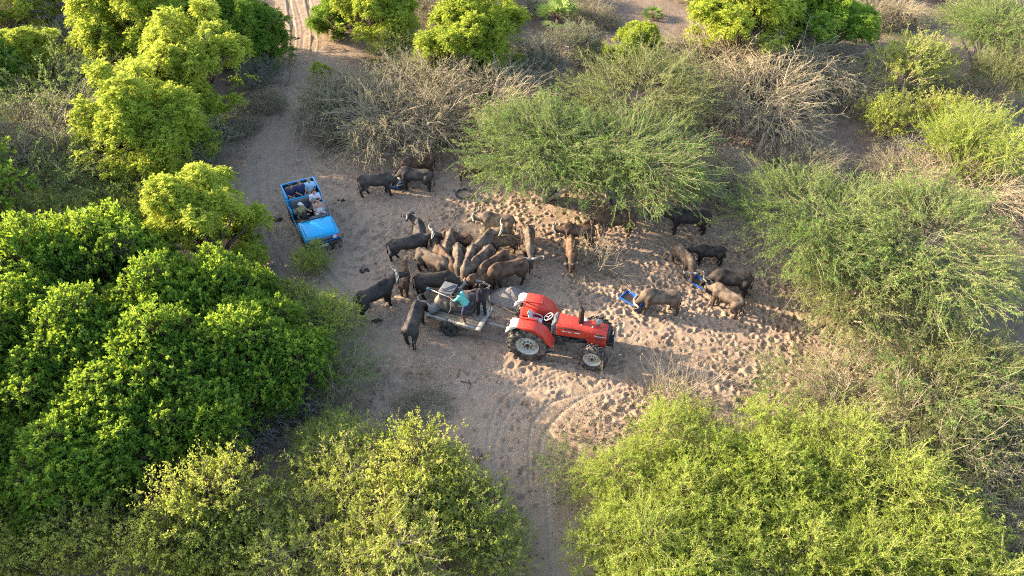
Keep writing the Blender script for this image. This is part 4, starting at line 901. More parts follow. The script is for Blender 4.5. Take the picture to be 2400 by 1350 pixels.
    # plastic bucket seat: base, curved back and two arm loops
    seat = bpy.data.objects.new('seat', None); COL.objects.link(seat); seat.parent = t; seat.location = (.12, 0, 0)
    m = MB(); m.box((.04, 0, 1.30), (.44, .44, .05)); bevel(new_obj('seat_pan', m.mesh('seat_pan', WHITE), seat), .02, 3)
    m = MB(); rings = []
    for zz, xx, hw in ((1.32, -.20, .20), (1.45, -.235, .22), (1.60, -.27, .23), (1.70, -.29, .21), (1.75, -.30, .14)):
        c = [(xx - .0 + .10 * (y / .23) ** 2, y, zz) for y in np.linspace(-hw, hw, 7)]
        rings.append(c + [(x - .03, y, z) for x, y, z in c[::-1]])
    m.loft(rings); new_obj('seat_back', m.mesh('seat_back', WHITE), seat)
    for s in (-1, 1):
        m = MB(); m.tube([(-.20, s * .21, 1.52), (-.05, s * .245, 1.50), (.14, s * .24, 1.46), (.24, s * .22, 1.38), (.25, s * .20, 1.30)], [.022, .022, .022, .02, .02], k=8); new_obj('arm_loop', m.mesh('arm_loop', WHITE, True), seat)
    m = MB(); m.box((.02, 0, 1.14), (.26, .26, .28)); new_obj('seat_mount', m.mesh('seat_mount', BLACK), seat)
    # mudguards
    for s in (-1, 1):
        fo = bpy.data.objects.new('mudguard', None); COL.objects.link(fo); fo.parent = t
        top = [(-.42, 1.84), (.26, 1.84), (.66, 1.58), (1.0, 1.0), (.965, .975), (.63, 1.545), (.245, 1.80), (-.42, 1.80)]
        m = MB(); m.prism(top, 'y', s * .47, s * 1.02); bevel(new_obj('top_panel', m.mesh('top_panel', RED), fo), .008)
        inner = [(-.62, 1.30), (-.42, 1.83), (.26, 1.83), (.66, 1.57), (.99, .99), (.92, .90), (-.5, .90)]
        m = MB(); m.prism(inner, 'y', s * .46, s * .485); new_obj('inner_panel', m.mesh('inner_panel', RED), fo)
        m = MB(); m.box((-.06, s * .49, 1.87), (.72, .07, .07)); bevel(new_obj('grab_rail', m.mesh('grab_rail', RED), fo), .01)
        m = MB(); m.prism([(-.42, 1.835), (-.42, 1.78), (-.68, 1.62), (-.86, 1.40), (-.90, 1.44), (-.72, 1.76), (-.62, 1.825)], 'y', s * .50, s * 1.0); bevel(new_obj('lamp_housing', m.mesh('lamp_housing', CREAM), fo), .012)
        m = MB(); m.box((-.80, s * .75, 1.66), (.10, .22, .10), Matrix.Rotation(R(-50), 3, 'Y')); new_obj('rear_lamp', m.mesh('rear_lamp', mat('lamp_dark', (.05, .04, .035), rough=.4)), fo)
        m = MB(); m.tube([(.28, s * .52, 1.70), (.30, s * .54, 1.96)], [.022, .03], k=8); new_obj('lamp_post', m.mesh('lamp_post', BLACK), fo)
    m = MB(); m.box((-.40, 0, 1.86), (.10, .92, .055)); P('cross_beam', m, RED, .008)
    m = MB(); m.tube([(-.45, .42, 1.84), (-.45, .42, 2.02)], .018, k=6); P('lamp_post', m, BLACK)
    # steps on the near side
    st = MB()
    for x in (.68, 1.0): st.tube([(x, -.62, .86), (x, -.70, .34)], .018, k=6)
    for z in (.36, .58, .80): st.box((.84, -.66, z), (.34, .12, .025))
    P('steps', st, STEEL)
    m = MB(); m.box((1.10, -.34, .80), (.42, .20, .36)); P('fuel_tank', m, BLACK, .03)
    m = MB(); m.tube([(1.05, .33, 1.70), (1.06, .33, 1.86), (1.10, .33, 1.90), (1.2, .33, 1.86)], .014, k=6); P('bonnet_handle', m, BLACK)
    return t, lx, ly
TRACTOR, TLX, TLY = tractor()

# ------------------------------------------------------------ trailer
def trailer():
    a = gp(1000, 741, .76); b = gp(1125, 777, .76); hd = math.atan2(b.y - a.y, b.x - a.x); lx = Vector((math.cos(hd), math.sin(hd), 0)); ly = Vector((-math.sin(hd), math.cos(hd), 0))
    L, W = 2.42, 1.42; O = (a + b) / 2 + ly * W / 2; t = empty('trailer', (O.x, O.y, gz(O.x, O.y)), hd, 'two-wheeled wooden flat trailer behind the red tractor', 'trailer')
    rs = random.Random(3)
    n = 8
    for i in range(n):                                                 # deck boards run lengthwise
        m = MB(); y = -W / 2 + (i + .5) * W / n; m.box((rs.uniform(-.02, .02), y, .735 + rs.uniform(-.004, .004)), (L - rs.uniform(.0, .06), W / n - .014, .03)); bevel(new_obj('plank', m.mesh('plank', WOOD), t), .004, 1)
    for s in (-1, 1): m = MB(); m.box((0, s * (W / 2 - .06), .665), (L, .10, .09)); new_obj('side_beam', m.mesh('side_beam', WOOD), t)
    for x, w_ in ((L / 2 - .10, .20), (-L / 2 + .08, .16), (L / 2 - .36, .0)):
        if w_: m = MB(); m.box((x, 0, .77), (w_, W + .04, .04)); bevel(new_obj('cross_board', m.mesh('cross_board', mat('pale_wood', (.36, .32, .27), rough=.85, var=.25, bump=.4)), t), .005, 1)
    m = MB(); m.box((.45, -W / 2 + .07, .772), (1.35, .12, .035)); m.box((-.72, -W / 2 + .06, .775), (.8, .11, .035)); new_obj('edge_board', m.mesh('edge_board', mat('pale_wood', (.36, .32, .27))), t)
    m = MB(); m.box((0, -.25, .60), (L * .95, .08, .10)); m.box((0, .25, .60), (L * .95, .08, .10)); m.tube([(-.15, -.62, .38), (-.15, .62, .38)], .05, k=8); m.box((-.15, -.3, .48), (.3, .07, .2)); m.box((-.15, .3, .48), (.3, .07, .2)); new_obj('chassis', m.mesh('chassis', BLACK), t)
    wc = gp(1057, 766, .38) - Vector((O.x, O.y, 0)); wx = wc.dot(lx); wy = wc.dot(ly)
    wx = max(min(wx, .3), -.5)
    for s in (-1, 1): tyre_wheel(t, (wx, s * (W / 2 + .02), .375), .375, .22, mat('rim_dark', (.05, .048, .045), rough=.7, var=.3), RUBBER, lug=26, lug_h=.014, rim_r=.56, dish=s, ag=False)
    hp = Vector(TRACTOR.location) - TLX * .92; d = Vector((hp.x - O.x, hp.y - O.y, 0)); ex, ey = d.dot(lx), d.dot(ly)
    m = MB()
    dl = Vector((ex - L / 2, ey, 0)); m.box(((ex + L / 2 - .3) / 2, ey / 2, .56), ((dl.length + .35), .13, .09), Matrix.Rotation(math.atan2(dl.y, dl.x), 3, 'Z')); new_obj('drawbar', m.mesh('drawbar', mat('pale_wood', (.36, .32, .27))), t)
    return t, O, hd, lx, ly
TRAILER, TR_O, TR_H, TRX, TRY = trailer()
def on_trailer(x, y, z): p = TR_O + TRX * x + TRY * y; return (p.x, p.y, z + gz(TR_O.x, TR_O.y))

# load on the trailer
TANKM = mat('tank_black', (.032, .033, .035), rough=.55, var=.3, dust=(.17, .15, .135), dust_amt=.75, vscale=3)
tk = empty('feed_tank', on_trailer(-.22, .16, .765), TR_H, 'black plastic feed tank with a square grey hatch on the trailer', 'tank')
m = MB()
prof = [(.05, -.62), (.38, -.62), (.47, -.55), (.49, -.35), (.475, -.30), (.49, -.25), (.49, .05), (.475, .10), (.49, .15), (.49, .45), (.46, .58), (.36, .66), (.05, .67)]
m.lathe(prof, k=28, axis='x', c=(.18, 0, .46)); o = new_obj('barrel', m.mesh('barrel', TANKM, True), tk)
m = MB(); m.box((-.32, -.05, .50), (.55, .84, .98), taper=(.94, .9)); bevel(new_obj('square_end', m.mesh('square_end', TANKM), tk), .05, 3)
HATCH = mat('hatch_grey', (.14, .15, .16), rough=.6, var=.2, dust=(.12, .11, .1), dust_amt=.5)
m = MB(); m.box((-.32, -.05, 1.03), (.60, .66, .07)); hl = new_obj('hatch_lid', m.mesh('hatch_lid', HATCH), tk); bevel(hl, .015)
m = MB(); arc = [(-.32 + .24 * math.cos(a), -.05 + .24 * math.sin(a), 1.075) for a in np.linspace(3.6, 6.0, 10)]; m.tube(arc, .014, k=6); m.tube([(-.50, -.3, 1.075), (-.14, .2, 1.075)], .012, k=6); m.tube([(-.42, -.33, 1.075), (-.05, .16, 1.075)], .012, k=6); new_obj('handle', m.mesh('handle', BLACK), hl)
m = MB(); m.tube([(.02, -.50, .95), (.0, -.52, .55), (-.05, -.50, .30), (-.18, -.52, .02)], .014, k=6); new_obj('rope', m.mesh('rope', mat('rope_tan', (.36, .30, .22), rough=.9)), tk)
def sack(loc, rz, size, material, label, tilt=0.0):
    m = MB(); rs = np.random.RandomState(int(abs(loc[0]) * 999)); ang = np.arange(14) * 2 * math.pi / 14; rings = []
    for f in np.linspace(-1, 1, 9):
        w = (1 - abs(f) ** 3.5 * .55); rings.append(np.stack([np.full(14, f * size[0] / 2), np.cos(ang) * size[1] / 2 * w * (1 + rs.normal(size=14) * .03), size[2] / 2 + np.sin(ang) * size[2] / 2 * (w if abs(f) < .9 else .55)], 1))
    m.loft(rings); o = new_obj('sack', m.mesh('sack', material, True)); o.location = loc; o.rotation_euler = (0, tilt, rz); tag(o, label, 'sack', 'sacks on the trailer')
SACKG = mat('sack_grey', (.13, .125, .12), rough=.9, var=.25, vscale=9, bump=.5); SACKC = mat('sack_cream', (.36, .28, .21), rough=.85, var=.2, vscale=5, bump=.5, dust=(.30, .15, .08), dust_amt=.6)
sack(on_trailer(-.98, -.28, .76), TR_H + R(70), (.75, .42, .34), SACKG, 'grey sack at the tail end of the trailer, nearest the dark buffalo', 0)
sack(on_trailer(-.92, .18, .76), TR_H + R(80), (.78, .45, .50), SACKC, 'cream sack propped against the black tank')
sack(on_trailer(-1.02, -.02, .755), TR_H + R(40), (.6, .36, .26), mat('sack_black', (.03, .03, .03), rough=.6, var=.3), 'black bag between the two sacks on the trailer')
m = MB(); m.tube([(0, 0, .02), (.18, .05, .03), (.3, .0, .02), (.38, -.12, .025)], [.02, .016, .018, .012], k=6); m.lathe([(.09, 0), (.12, .05), (.11, .055), (.08, .012)], k=14, axis='z', c=(.15, .2, 0)); o = new_obj('scoop', m.mesh('scoop', STEEL)); o.location = on_trailer(.52, .15, .765); o.rotation_euler = (0, 0, 1); tag(o, 'small metal feed scoop lying by the man in black', 'scoop')

# the two men
TEE = mat('tee_turquoise', (.12, .40, .36), rough=.85, var=.15, vscale=7, dust=(.07, .25, .12), dust_amt=.6); NAVY = mat('cloth_navy', (.028, .03, .075), rough=.85, var=.2); BLK = mat('cloth_black', (.016, .015, .018), rough=.85, var=.25); SHOE = mat('shoe_tan', (.30, .24, .18), rough=.8, var=.3); SHOE_D = mat('shoe_dark', (.06, .03, .03), rough=.8)
HAIR_B = mat('hair_black', (.012, .010, .009), rough=.7)
hz_ = .765
J = dict(pelvis=(0, 0, .92), neck=(.30, .0, 1.36), head=(.42, .02, 1.46), shL=(.27, .20, 1.31), shR=(.27, -.19, 1.30), elL=(.46, .20, 1.10), wrL=(.68, .06, 1.10), elR=(.44, -.17, 1.08), wrR=(.62, -.04, 1.08),
         hipL=(.0, .10, .88), knL=(.10, .16, .48), anL=(.0, .19, .08), hipR=(0, -.10, .88), knR=(.04, -.18, .47), anR=(-.06, -.24, .08), look=(.9, .1, -.35), handL=(.8, -.3, 0), handR=(.8, -.2, 0))
man_xy = (.50, -.40)
person('man in turquoise T-shirt and navy shorts leaning out with a long brush', on_trailer(man_xy[0], man_xy[1], hz_), TR_H + R(178), J, SKIN_D, TEE, 'short', NAVY, 'short', HAIR_B, shoes=SHOE)
br = empty('long_brush', on_trailer(man_xy[0], man_xy[1], hz_), TR_H + R(178), 'long white-handled brush with a blue head held by the man in turquoise', 'brush')
m = MB(); m.tube([(.40, .04, 1.02), (1.62, .03, 1.20)], .016, k=8); new_obj('handle', m.mesh('handle', mat('pole_white', (.62, .60, .56), rough=.5), True), br)
m = MB(); m.box((1.68, .03, 1.20), (.16, .12, .07)); m.box((1.68, .03, 1.14), (.14, .10, .08)); bevel(new_obj('brush_head', m.mesh('brush_head', mat('brush_teal', (.02, .07, .10), rough=.7, var=.2)), br), .01)
J2 = dict(pelvis=(0, 0, .93), neck=(.04, 0, 1.43), head=(.06, 0, 1.56), shL=(.03, .20, 1.37), shR=(.03, -.20, 1.37), elL=(.05, .46, 1.22), wrL=(.12, .68, 1.12), elR=(.26, -.28, 1.27), wrR=(.42, -.22, 1.18),
          hipL=(.0, .10, .90), knL=(.03, .13, .49), anL=(-.02, .14, .08), hipR=(0, -.10, .90), knR=(.05, -.12, .49), anR=(.02, -.14, .08), look=(.85, -.1, -.25))
person('man in black shirt and trousers standing beside the tank, one arm stretched back', on_trailer(.92, .12, hz_), TR_H + R(100), J2, SKIN_D, mat('shirt_black', (.022, .018, .026), rough=.85, var=.3), 'short', BLK, 'long', HAIR_B, shoes=SHOE_D)
# ------------------------------------------------------------ open blue safari vehicle
JH = R(-63); _rc = gp(696, 425.5, 1.48); JX = Vector((math.cos(JH), math.sin(JH), 0)); JY = Vector((-math.sin(JH), math.cos(JH), 0)); JO = Vector((_rc.x, _rc.y, 0)) + JX * 2.14
def jeep():
    t = empty('safari_vehicle', (JO.x, JO.y, gz(JO.x, JO.y)), JH, 'open-topped bright blue safari vehicle carrying passengers', 'vehicle')
    def P(name, m, material, bv=0.0, smooth=False, parent=None, seg=2):
        o = new_obj(name, m.mesh(name, material, smooth), parent or t)
        if bv: bevel(o, bv, seg)
        return o
    W = .83
    for x in (1.42, -1.20):
        for s in (-1, 1): tyre_wheel(t, (x, s * .70, .37), .37, .22, mat('rim_silver', (.34, .34, .33), rough=.5, var=.2, dust=(.28, .22, .16), dust_amt=.5), RUBBER, lug=26, lug_h=.014, rim_r=.56, dish=s, ag=False)
    # front body
    def sec(x, zb, zt, hw, ch=.07): return [(x, -hw, zb), (x, -hw, zt - ch), (x, -hw + ch, zt), (x, hw - ch, zt), (x, hw, zt - ch), (x, hw, zb)]
    m = MB(); m.loft([sec(.72, .50, 1.10, W - .02), sec(1.3, .62, 1.07, W), sec(1.85, .62, 1.03, W), sec(2.10, .60, .98, W - .03, .05), sec(2.13, .60, .93, W - .05, .03)]); P('front_wings', m, BLUE, .02, seg=3)
    m = MB(); rings = []
    for x, z, hw in ((.80, 1.115, .70), (1.2, 1.125, .69), (1.7, 1.095, .675), (2.0, 1.045, .66), (2.10, 1.005, .64)):
        ys = np.linspace(-hw, hw, 9); tp = [(x, y, z + .018 * (1 - (y / hw) ** 2) + (.012 if abs(y) < .40 else 0)) for y in ys]; rings.append(tp + [(x, y, z - .05) for y in ys[::-1]])
    m.loft(rings); hood = P('bonnet', m, BLUE, .006, True)
    m = MB(); m.box((.90, .10, 1.152), (.05, .74, .012)); P('bonnet_vent', m, BLACK, parent=hood)
    m = MB(); m.box((2.125, 0, .765), (.03, 1.56, .30)); gr = P('front_panel', m, BLUE_D, .006)
    m = MB(); m.box((2.137, 0, .79), (.015, .86, .19)); P('grille', m, BLACK, parent=gr)
    for i in range(17): m = MB(); m.box((2.148, -.40 + i * .05, .79), (.012, .014, .18)); P('grille_bar', m, mat('bar_grey', (.34, .36, .40), rough=.4, metal=.3), parent=gr)
    for s in (-1, 1):
        m = MB(); m.lathe([(.095, 2.135), (.10, 2.155), (.085, 2.165), (.05, 2.172), (.005, 2.175)], k=20, axis='x', c=(0, s * .54, .79)); P('headlight', m, mat('lamp_glass', (.62, .66, .68), rough=.12, spec=.8), smooth=True)
        m = MB(); m.box((2.14, s * .71, .80), (.04, .13, .12)); P('indicator', m, mat('amber', (.72, .16, .02), rough=.3), .015)
    m = MB(); m.box((2.20, 0, .53), (.12, 1.66, .13)); P('front_bumper', m, BLACK, .02)
    m = MB(); m.box((2.268, -.10, .545), (.012, .52, .115)); pl_ = P('number_plate', m, WHITE, .004)
    tx = new_obj('plate_text', text_mesh('KAD 174M', .105, BLACK), pl_); tx.location = (2.277, -.10, .545); tx.rotation_euler = (R(90), 0, R(90))
    for s in (-1, 1):
        m = MB(); m.box((1.40, s * .715, 1.075), (1.30, .008, .012)); P('bonnet_seam', m, BLACK, parent=hood)
        m = MB(); m.box((.98, s * (W + .001), .80), (.012, .012, .46)); P('wing_seam', m, BLACK)
        m = MB(); m.tube([(.80, s * .66, 1.15), (1.05, s * .30, 1.165)], .008, k=5); P('wiper', m, BLACK)
        m = MB(); m.box((1.1, s * (W + .004), .60), (.95, .012, .10)); P('dirty_sill', m, mat('mud_splash', (.26, .21, .165), rough=.95, var=.3), .004)
        m = MB(); m.lathe([(.02, 1.165), (.02, 1.18), (.004, 1.185)], k=8, axis='z', c=(.86, s * .45, 0)); P('screen_bolt', m, STEEL)
    # cab
    m = MB(); m.box((-.05, 0, .535), (1.62, 1.56, .06)); m.box((-1.45, 0, .60), (1.38, 1.56, .06)); P('floor', m, DARKIN)
    m = MB(); m.prism([(.52, .92), (.78, .92), (.78, 1.12), (.58, 1.13)], 'y', -.76, .76); P('dashboard', m, DARKIN, .02)
    m = MB(); m.box((.83, .06, 1.145), (.10, 1.40, .05)); m.box((.74, .25, 1.15), (.16, .95, .05)); P('folded_windscreen', m, mat('screen_frame', (.06, .06, .065), rough=.4, var=.2), .012)
    m = MB(); ring = [(.42 + .06 * math.cos(a), -.40 + .19 * math.sin(a), 1.20 + .18 * math.cos(a)) for a in np.arange(21) * 2 * math.pi / 20]; m.tube(ring, .015, k=6, cap=False, up=(1, 0, -.3)); m.tube([(.42, -.59, 1.2), (.42, -.21, 1.2)], .012, k=5); m.tube([(.42, -.40, 1.2), (.60, -.40, 1.08)], .02, k=6); P('steering_wheel', m, BLACK)
    for s in (-1, 1):
        m = MB(); m.box((.18, s * (W - .04), .50), (1.10, .07, .10)); P('sill', m, BLUE_D, .01)
        m = MB(); m.prism([(-.30, .45), (-.88, .45), (-.88, 1.02), (-.42, 1.02)], 'y', s * (W - .06), s * W); P('side_panel', m, BLUE, .008)
        wall = MB(); wall.box((-1.51, s * (W - .025), 1.07), (1.26, .05, .82)); wp = P('tub_side', wall, BLUE, .006)
        for z in (.84, 1.06, 1.26): m = MB(); m.box((-1.51, s * (W + .008), z), (1.22, .016, .05)); P('side_rib', m, BLUE, .005, parent=wp)
        m = MB(); m.box((-1.51, s * (W - .025), 1.495), (1.30, .075, .035)); P('top_rail', m, mat('rail_blue', (.03, .28, .60), rough=.3, coat=.3), .008, parent=wp)
        m = MB(); m.lathe([(.44, s * (W - .005)), (.44, s * (W + .01)), (.02, s * (W + .011))], k=24, c=(1.42, 0, .42)); P('wheel_arch', m, BLACK)
        m = MB(); m.lathe([(.44, s * (W - .03)), (.44, s * (W + .012)), (.02, s * (W + .013))], k=24, c=(-1.20, 0, .42)); P('wheel_arch', m, BLACK)
    m = MB(); m.box((-2.13, 0, 1.07), (.05, 1.56, .82)); P('tailboard', m, BLUE, .006)
    m = MB(); m.box((-2.13, 0, 1.495), (.075, 1.66, .036)); P('tail_rail', m, mat('rail_blue', (.03, .28, .60)), .008)
    m = MB(); m.box((-2.095, 0, 1.05), (.012, 1.55, .80)); m.box((-1.51, -W + .058, 1.05), (1.2, .012, .8)); m.box((-1.51, W - .058, 1.05), (1.2, .012, .8)); P('tub_lining', m, DARKIN)
    m = MB(); m.box((-.90, 0, .95), (.05, 1.62, .74)); P('bulkhead', m, BLUE_D, .01)
    m = MB(); m.box((-.90, 0, 1.335), (.08, 1.56, .036)); P('bulkhead_rail', m, BLUE, .008)
    m = MB(); m.box((.0, -W - .12, .98), (.06, .14, .10)); P('side_mirror', m, BLACK, .015)
    # benches and seats
    def backrest(name, x, z0, z1, hw, yc=0.0, th=.10):
        m = MB(); ys = np.linspace(-hw, hw, 7); r = .10
        out = [(-hw, z0), (hw, z0), (hw, z1 - r), (hw - r * .3, z1 - r * .3), (hw - r, z1), (-hw + r, z1), (-hw + r * .3, z1 - r * .3), (-hw, z1 - r)]
        m.prism([(y + yc, z) for y, z in out], 'x', x - th / 2, x + th / 2); return P(name, m, SEATM, .025, seg=3)
    backrest('rear_backrest', -1.70, .95, 1.56, .72); m = MB(); m.box((-1.42, 0, .98), (.46, 1.46, .16)); P('rear_bench', m, SEATM, .03)
    m = MB(); m.box((-1.45, 0, .76), (.4, 1.4, .28)); P('bench_base', m, DARKIN)
    backrest('middle_backrest', -.80, .85, 1.32, .72); m = MB(); m.box((-.55, 0, .86), (.44, 1.46, .15)); P('middle_bench', m, SEATM, .03)
    m = MB(); m.box((-.57, 0, .67), (.4, 1.4, .24)); P('bench_base', m, DARKIN)
    for s in (-1, 1):
        backrest('seat_backrest', -.14, .80, 1.30, .22, s * .40); m = MB(); m.box((.12, s * .40, .80), (.46, .46, .14)); P('front_seat', m, SEATM, .03)
        m = MB(); m.box((-.16, s * .40, 1.40), (.09, .24, .17)); P('headrest', m, SEATM, .03)
        m = MB(); m.box((.12, s * .40, .64), (.36, .36, .2)); P('seat_base', m, DARKIN)
    return t
JEEP = jeep()
def in_jeep(x, y, z): p = JO + JX * x + JY * y; return (p.x, p.y, z + gz(JO.x, JO.y))
def printed(name, base, a, b, sc=9.0):
    """cloth with a blotchy print"""
    if name in MATS: return MATS[name]
    m = bpy.data.materials.new(name); m.use_nodes = True; n, l = m.node_tree.nodes, m.node_tree.links; bs = n['Principled BSDF']; bs.inputs['Roughness'].default_value = .85
    tc = n.new('ShaderNodeTexCoord'); vo = n.new('ShaderNodeTexVoronoi'); vo.inputs['Scale'].default_value = sc; l.new(tc.outputs['Object'], vo.inputs['Vector'])
    rp = n.new('ShaderNodeValToRGB'); el = rp.color_ramp.elements; el[0].color = (*a, 1); el[0].position = .0; e = el.new(.33); e.color = (*base, 1); el[-1].position = 1; el[-1].color = (*base, 1); e = el.new(.2); e.color = (*b, 1)
    l.new(vo.outputs['Distance'], rp.inputs[0]); l.new(rp.outputs[0], bs.inputs['Base Color']); MATS[name] = m; return m
G7 = 'people riding in the blue vehicle'
HB = mat('hair_brown', (.05, .028, .015), rough=.6, var=.2); HBL = mat('hair_blond', (.22, .13, .06), rough=.6, var=.2); JEAN = mat('cloth_denim', (.06, .08, .16), rough=.85, var=.2); KHAKI = mat('cloth_khaki', (.32, .27, .19), rough=.85)
DKS = mat('shoe_black', (.03, .03, .03), rough=.7)
zr = 1.08
person('man in navy polo shirt with white shoulder stripe on the rear bench', in_jeep(-1.42, -.48, zr), JH, sit(0, .22, 'lap', .35, (.1, -.15)), SKIN_L, mat('polo_navy', (.035, .03, .085), rough=.85, var=.15), 'short', KHAKI, 'short', HB, shoes=DKS, group=G7)
person('woman in dark blue top in the middle of the rear bench', in_jeep(-1.44, -.02, zr), JH, sit(0, .12, 'lap', .15, (.25, -.1)), SKIN_L, printed('top_darkblue', (.02, .03, .10), (.03, .05, .2), (.015, .02, .06)), 'short', NAVY, 'short', HBL, hair_long=True, shoes=DKS, group=G7)
person('man in light blue shirt and cap at the end of the rear bench', in_jeep(-1.44, .46, zr), JH, sit(0, .05, 'lap', -.05, (-.05, -.1)), SKIN_L, mat('shirt_paleblue', (.36, .55, .74), rough=.85, var=.08), 'short', KHAKI, 'short', HBL, hat=mat('cap_tan', (.26, .22, .16), rough=.9), shoes=DKS, group=G7)
person('woman in pale floral top on the middle bench', in_jeep(-.56, .44, .935), JH, sit(0, .05, 'fold', .0, (.0, -.1), legs=.9), SKIN_L, printed('floral_lilac', (.62, .60, .66), (.20, .14, .40), (.40, .34, .56)), 'short', mat('cloth_lilac', (.30, .26, .30), rough=.85), 'long', HB, hair_long=True, shoes=DKS, group=G7)
person('driver in olive shirt and white cap turned towards the passengers', in_jeep(.13, -.42, .87), JH, sit(0, .05, 'wheel', .85, (.2, -.05)), SKIN_L, mat('shirt_olive', (.21, .20, .095), rough=.85, var=.15), 'short', mat('shorts_dark', (.03, .032, .03), rough=.85), 'short', HBL, hat=mat('cap_white', (.62, .62, .60), rough=.85), shoes=DKS, group=G7)
person('woman in strapless white and purple dress in the front passenger seat', in_jeep(.15, .42, .87), JH, sit(0, .05, 'lap', .05, (-.35, -.15)), SKIN_L, printed('floral_white', (.70, .70, .72), (.22, .05, .40), (.50, .40, .62), 7), None, printed('floral_white2', (.70, .70, .72), (.22, .05, .40), (.50, .40, .62), 7), 'short', mat('hair_dark', (.022, .014, .010), rough=.6), hair_long=True, shoes=DKS, top='strap', group=G7)
m = MB(); m.box((0, 0, .10), (.34, .24, .20)); ellipsoid(m, (.02, 0, .2), (.17, .12, .10)); o = new_obj('camera_bag', fuse(m, .025, 2), None, BLK); o.location = in_jeep(.62, -.36, 1.13); o.rotation_euler = (0, 0, JH); tag(o, 'black soft bag on the dashboard in front of the driver', 'bag')
m = MB(); m.box((0, 0, .06), (.30, .26, .12)); ellipsoid(m, (0, 0, .10), (.2, .17, .10)); o = new_obj('backpack', fuse(m, .025, 2), None, NAVY); o.location = in_jeep(-.56, -.08, .935); o.rotation_euler = (0, 0, JH + .5); tag(o, 'navy backpack lying on the empty part of the middle bench', 'bag')
m = MB(); m.box((0, 0, .045), (.10, .12, .09)); m.tube([(.03, 0, .045), (.15, 0, .045)], [.04, .045], k=12); o = new_obj('photo_camera', m.mesh('photo_camera', BLK)); o.location = in_jeep(-1.10, -.30, 1.30); o.rotation_euler = (0, 0, JH + .4); tag(o, 'black photo camera held by the man in navy', 'camera')

# ------------------------------------------------------------ tubs, feed, tyres, stones
def tub(px, py, hd, ln, r, label, fill=True):
    g = gp(px, py, .12); o = empty('feed_tub', (g.x, g.y, gz(g.x, g.y) - .02), R(hd), label, 'tub', 'blue feed tubs cut from drums'); m = MB()
    a = np.linspace(math.pi * 1.02, math.pi * 1.98, 13); rings = []
    for x, k in ((-ln / 2, 1), (ln / 2, 1)):
        out = [(x, r * math.cos(t), r + r * math.sin(t) + .02) for t in a]; inn = [(x, (r - .02) * math.cos(t), r + (r - .02) * math.sin(t) + .025) for t in a[::-1]]; rings.append(out + inn)
    m.loft(rings, cap=False)
    for x in (-ln / 2, ln / 2 - .02): m.prism([(r * math.cos(t), r + r * math.sin(t) + .018) for t in a], 'x', x - .006, x + .02)
    new_obj('shell', m.mesh('shell', TUBBLUE), o)
    if fill:
        f = MB(); lv = r * .62; hw = math.sqrt(r * r - (r - lv) ** 2) * .96; rs = np.random.RandomState(int(px)); nx, ny = 14, 7
        X_, Y_ = np.meshgrid(np.linspace(-ln / 2 + .03, ln / 2 - .03, nx), np.linspace(-hw, hw, ny)); Z_ = lv + rs.normal(size=X_.shape) * .012 - .04 * np.cos(X_ * 4); idx = np.arange(nx * ny).reshape(ny, nx)
        f.add(np.stack([X_, Y_, Z_], -1), np.stack([idx[:-1, :-1], idx[:-1, 1:], idx[1:, 1:], idx[1:, :-1]], -1).reshape(-1, 4)); new_obj('feed', f.mesh('feed', FEED, True), o)
    return o
tub(923, 433, -14, .85, .27, 'blue half-drum trough shared by the buffaloes near the thorn scrub')
tub(1482, 705, -42, .95, .32, 'large blue half-drum tub right of the tractor bonnet')
tub(1643, 668, -50, .95, .28, 'small dark blue tub under the head of the tan buffalo')

def heap(px, py, hd, rx, ry, h, material, name, label, cat, seed, sharp=1.4):
    g = gp(px, py, h * .3); n, k = 14, 40; rs = np.random.RandomState(seed); m = MB(); ang = np.arange(k) * 2 * math.pi / k; wob = 1 + .12 * np.sin(ang * 3 + seed) + .06 * np.sin(ang * 7)
    rings = []
    for i in range(n):
        f = 1 - i / (n - 1); rr = max(f, .01); z = h * (1 - f) ** (1 / sharp) if sharp < 1 else h * (1 - f ** sharp); rings.append(np.stack([np.cos(ang) * rx * rr * wob, np.sin(ang) * ry * rr * wob, np.full(k, z) + rs.normal(size=k) * .012 * (i > 0) - (.06 if i == 0 else 0)], 1))
    m.loft(rings); o = new_obj(name, m.mesh(name, material, True)); o.location = (g.x, g.y, gz(g.x, g.y)); o.rotation_euler = (0, 0, R(hd)); return tag(o, label, cat)
heap(1198, 696, -28, 1.02, .78, .62, FEEDG, 'feed_pile', 'grey heap of feed on the ground between the trailer and the tractor', 'heap', 3, 1.25)
heap(1085, 674, 6, 1.55, .42, .16, FEED, 'feed_line', 'long brown strip of feed the crowd of buffaloes is eating', 'heap', 5, 1.6)
m = MB(); pts = [gp(*p) for p in ((1152, 700), (1165, 716), (1185, 728), (1205, 738), (1218, 742))]; m.tube([(p.x, p.y, gz(p.x, p.y) + .05) for p in pts], .035, k=7); o = new_obj('rope', m.mesh('rope', mat('rope_yellow', (.46, .34, .19), rough=.9, bump=.6), True)); tag(o, 'thick yellowish rope along the edge of the grey heap', 'rope')
p_ = gp(1165, 690); m = MB(); m.tube([(0, 0, 0), (.12, .05, .45), (.16, .06, 1.0)], .02, k=7); m.box((.0, 0, .04), (.22, .05, .2)); o = new_obj('shovel', m.mesh('shovel', mat('shovel_green', (.16, .22, .12), rough=.7))); o.location = on_trailer(1.15, .35, .55); o.rotation_euler = (R(-10), R(-8), 0); tag(o, 'shovel with a green shaft leaning on the trailer beside the man in black', 'shovel')
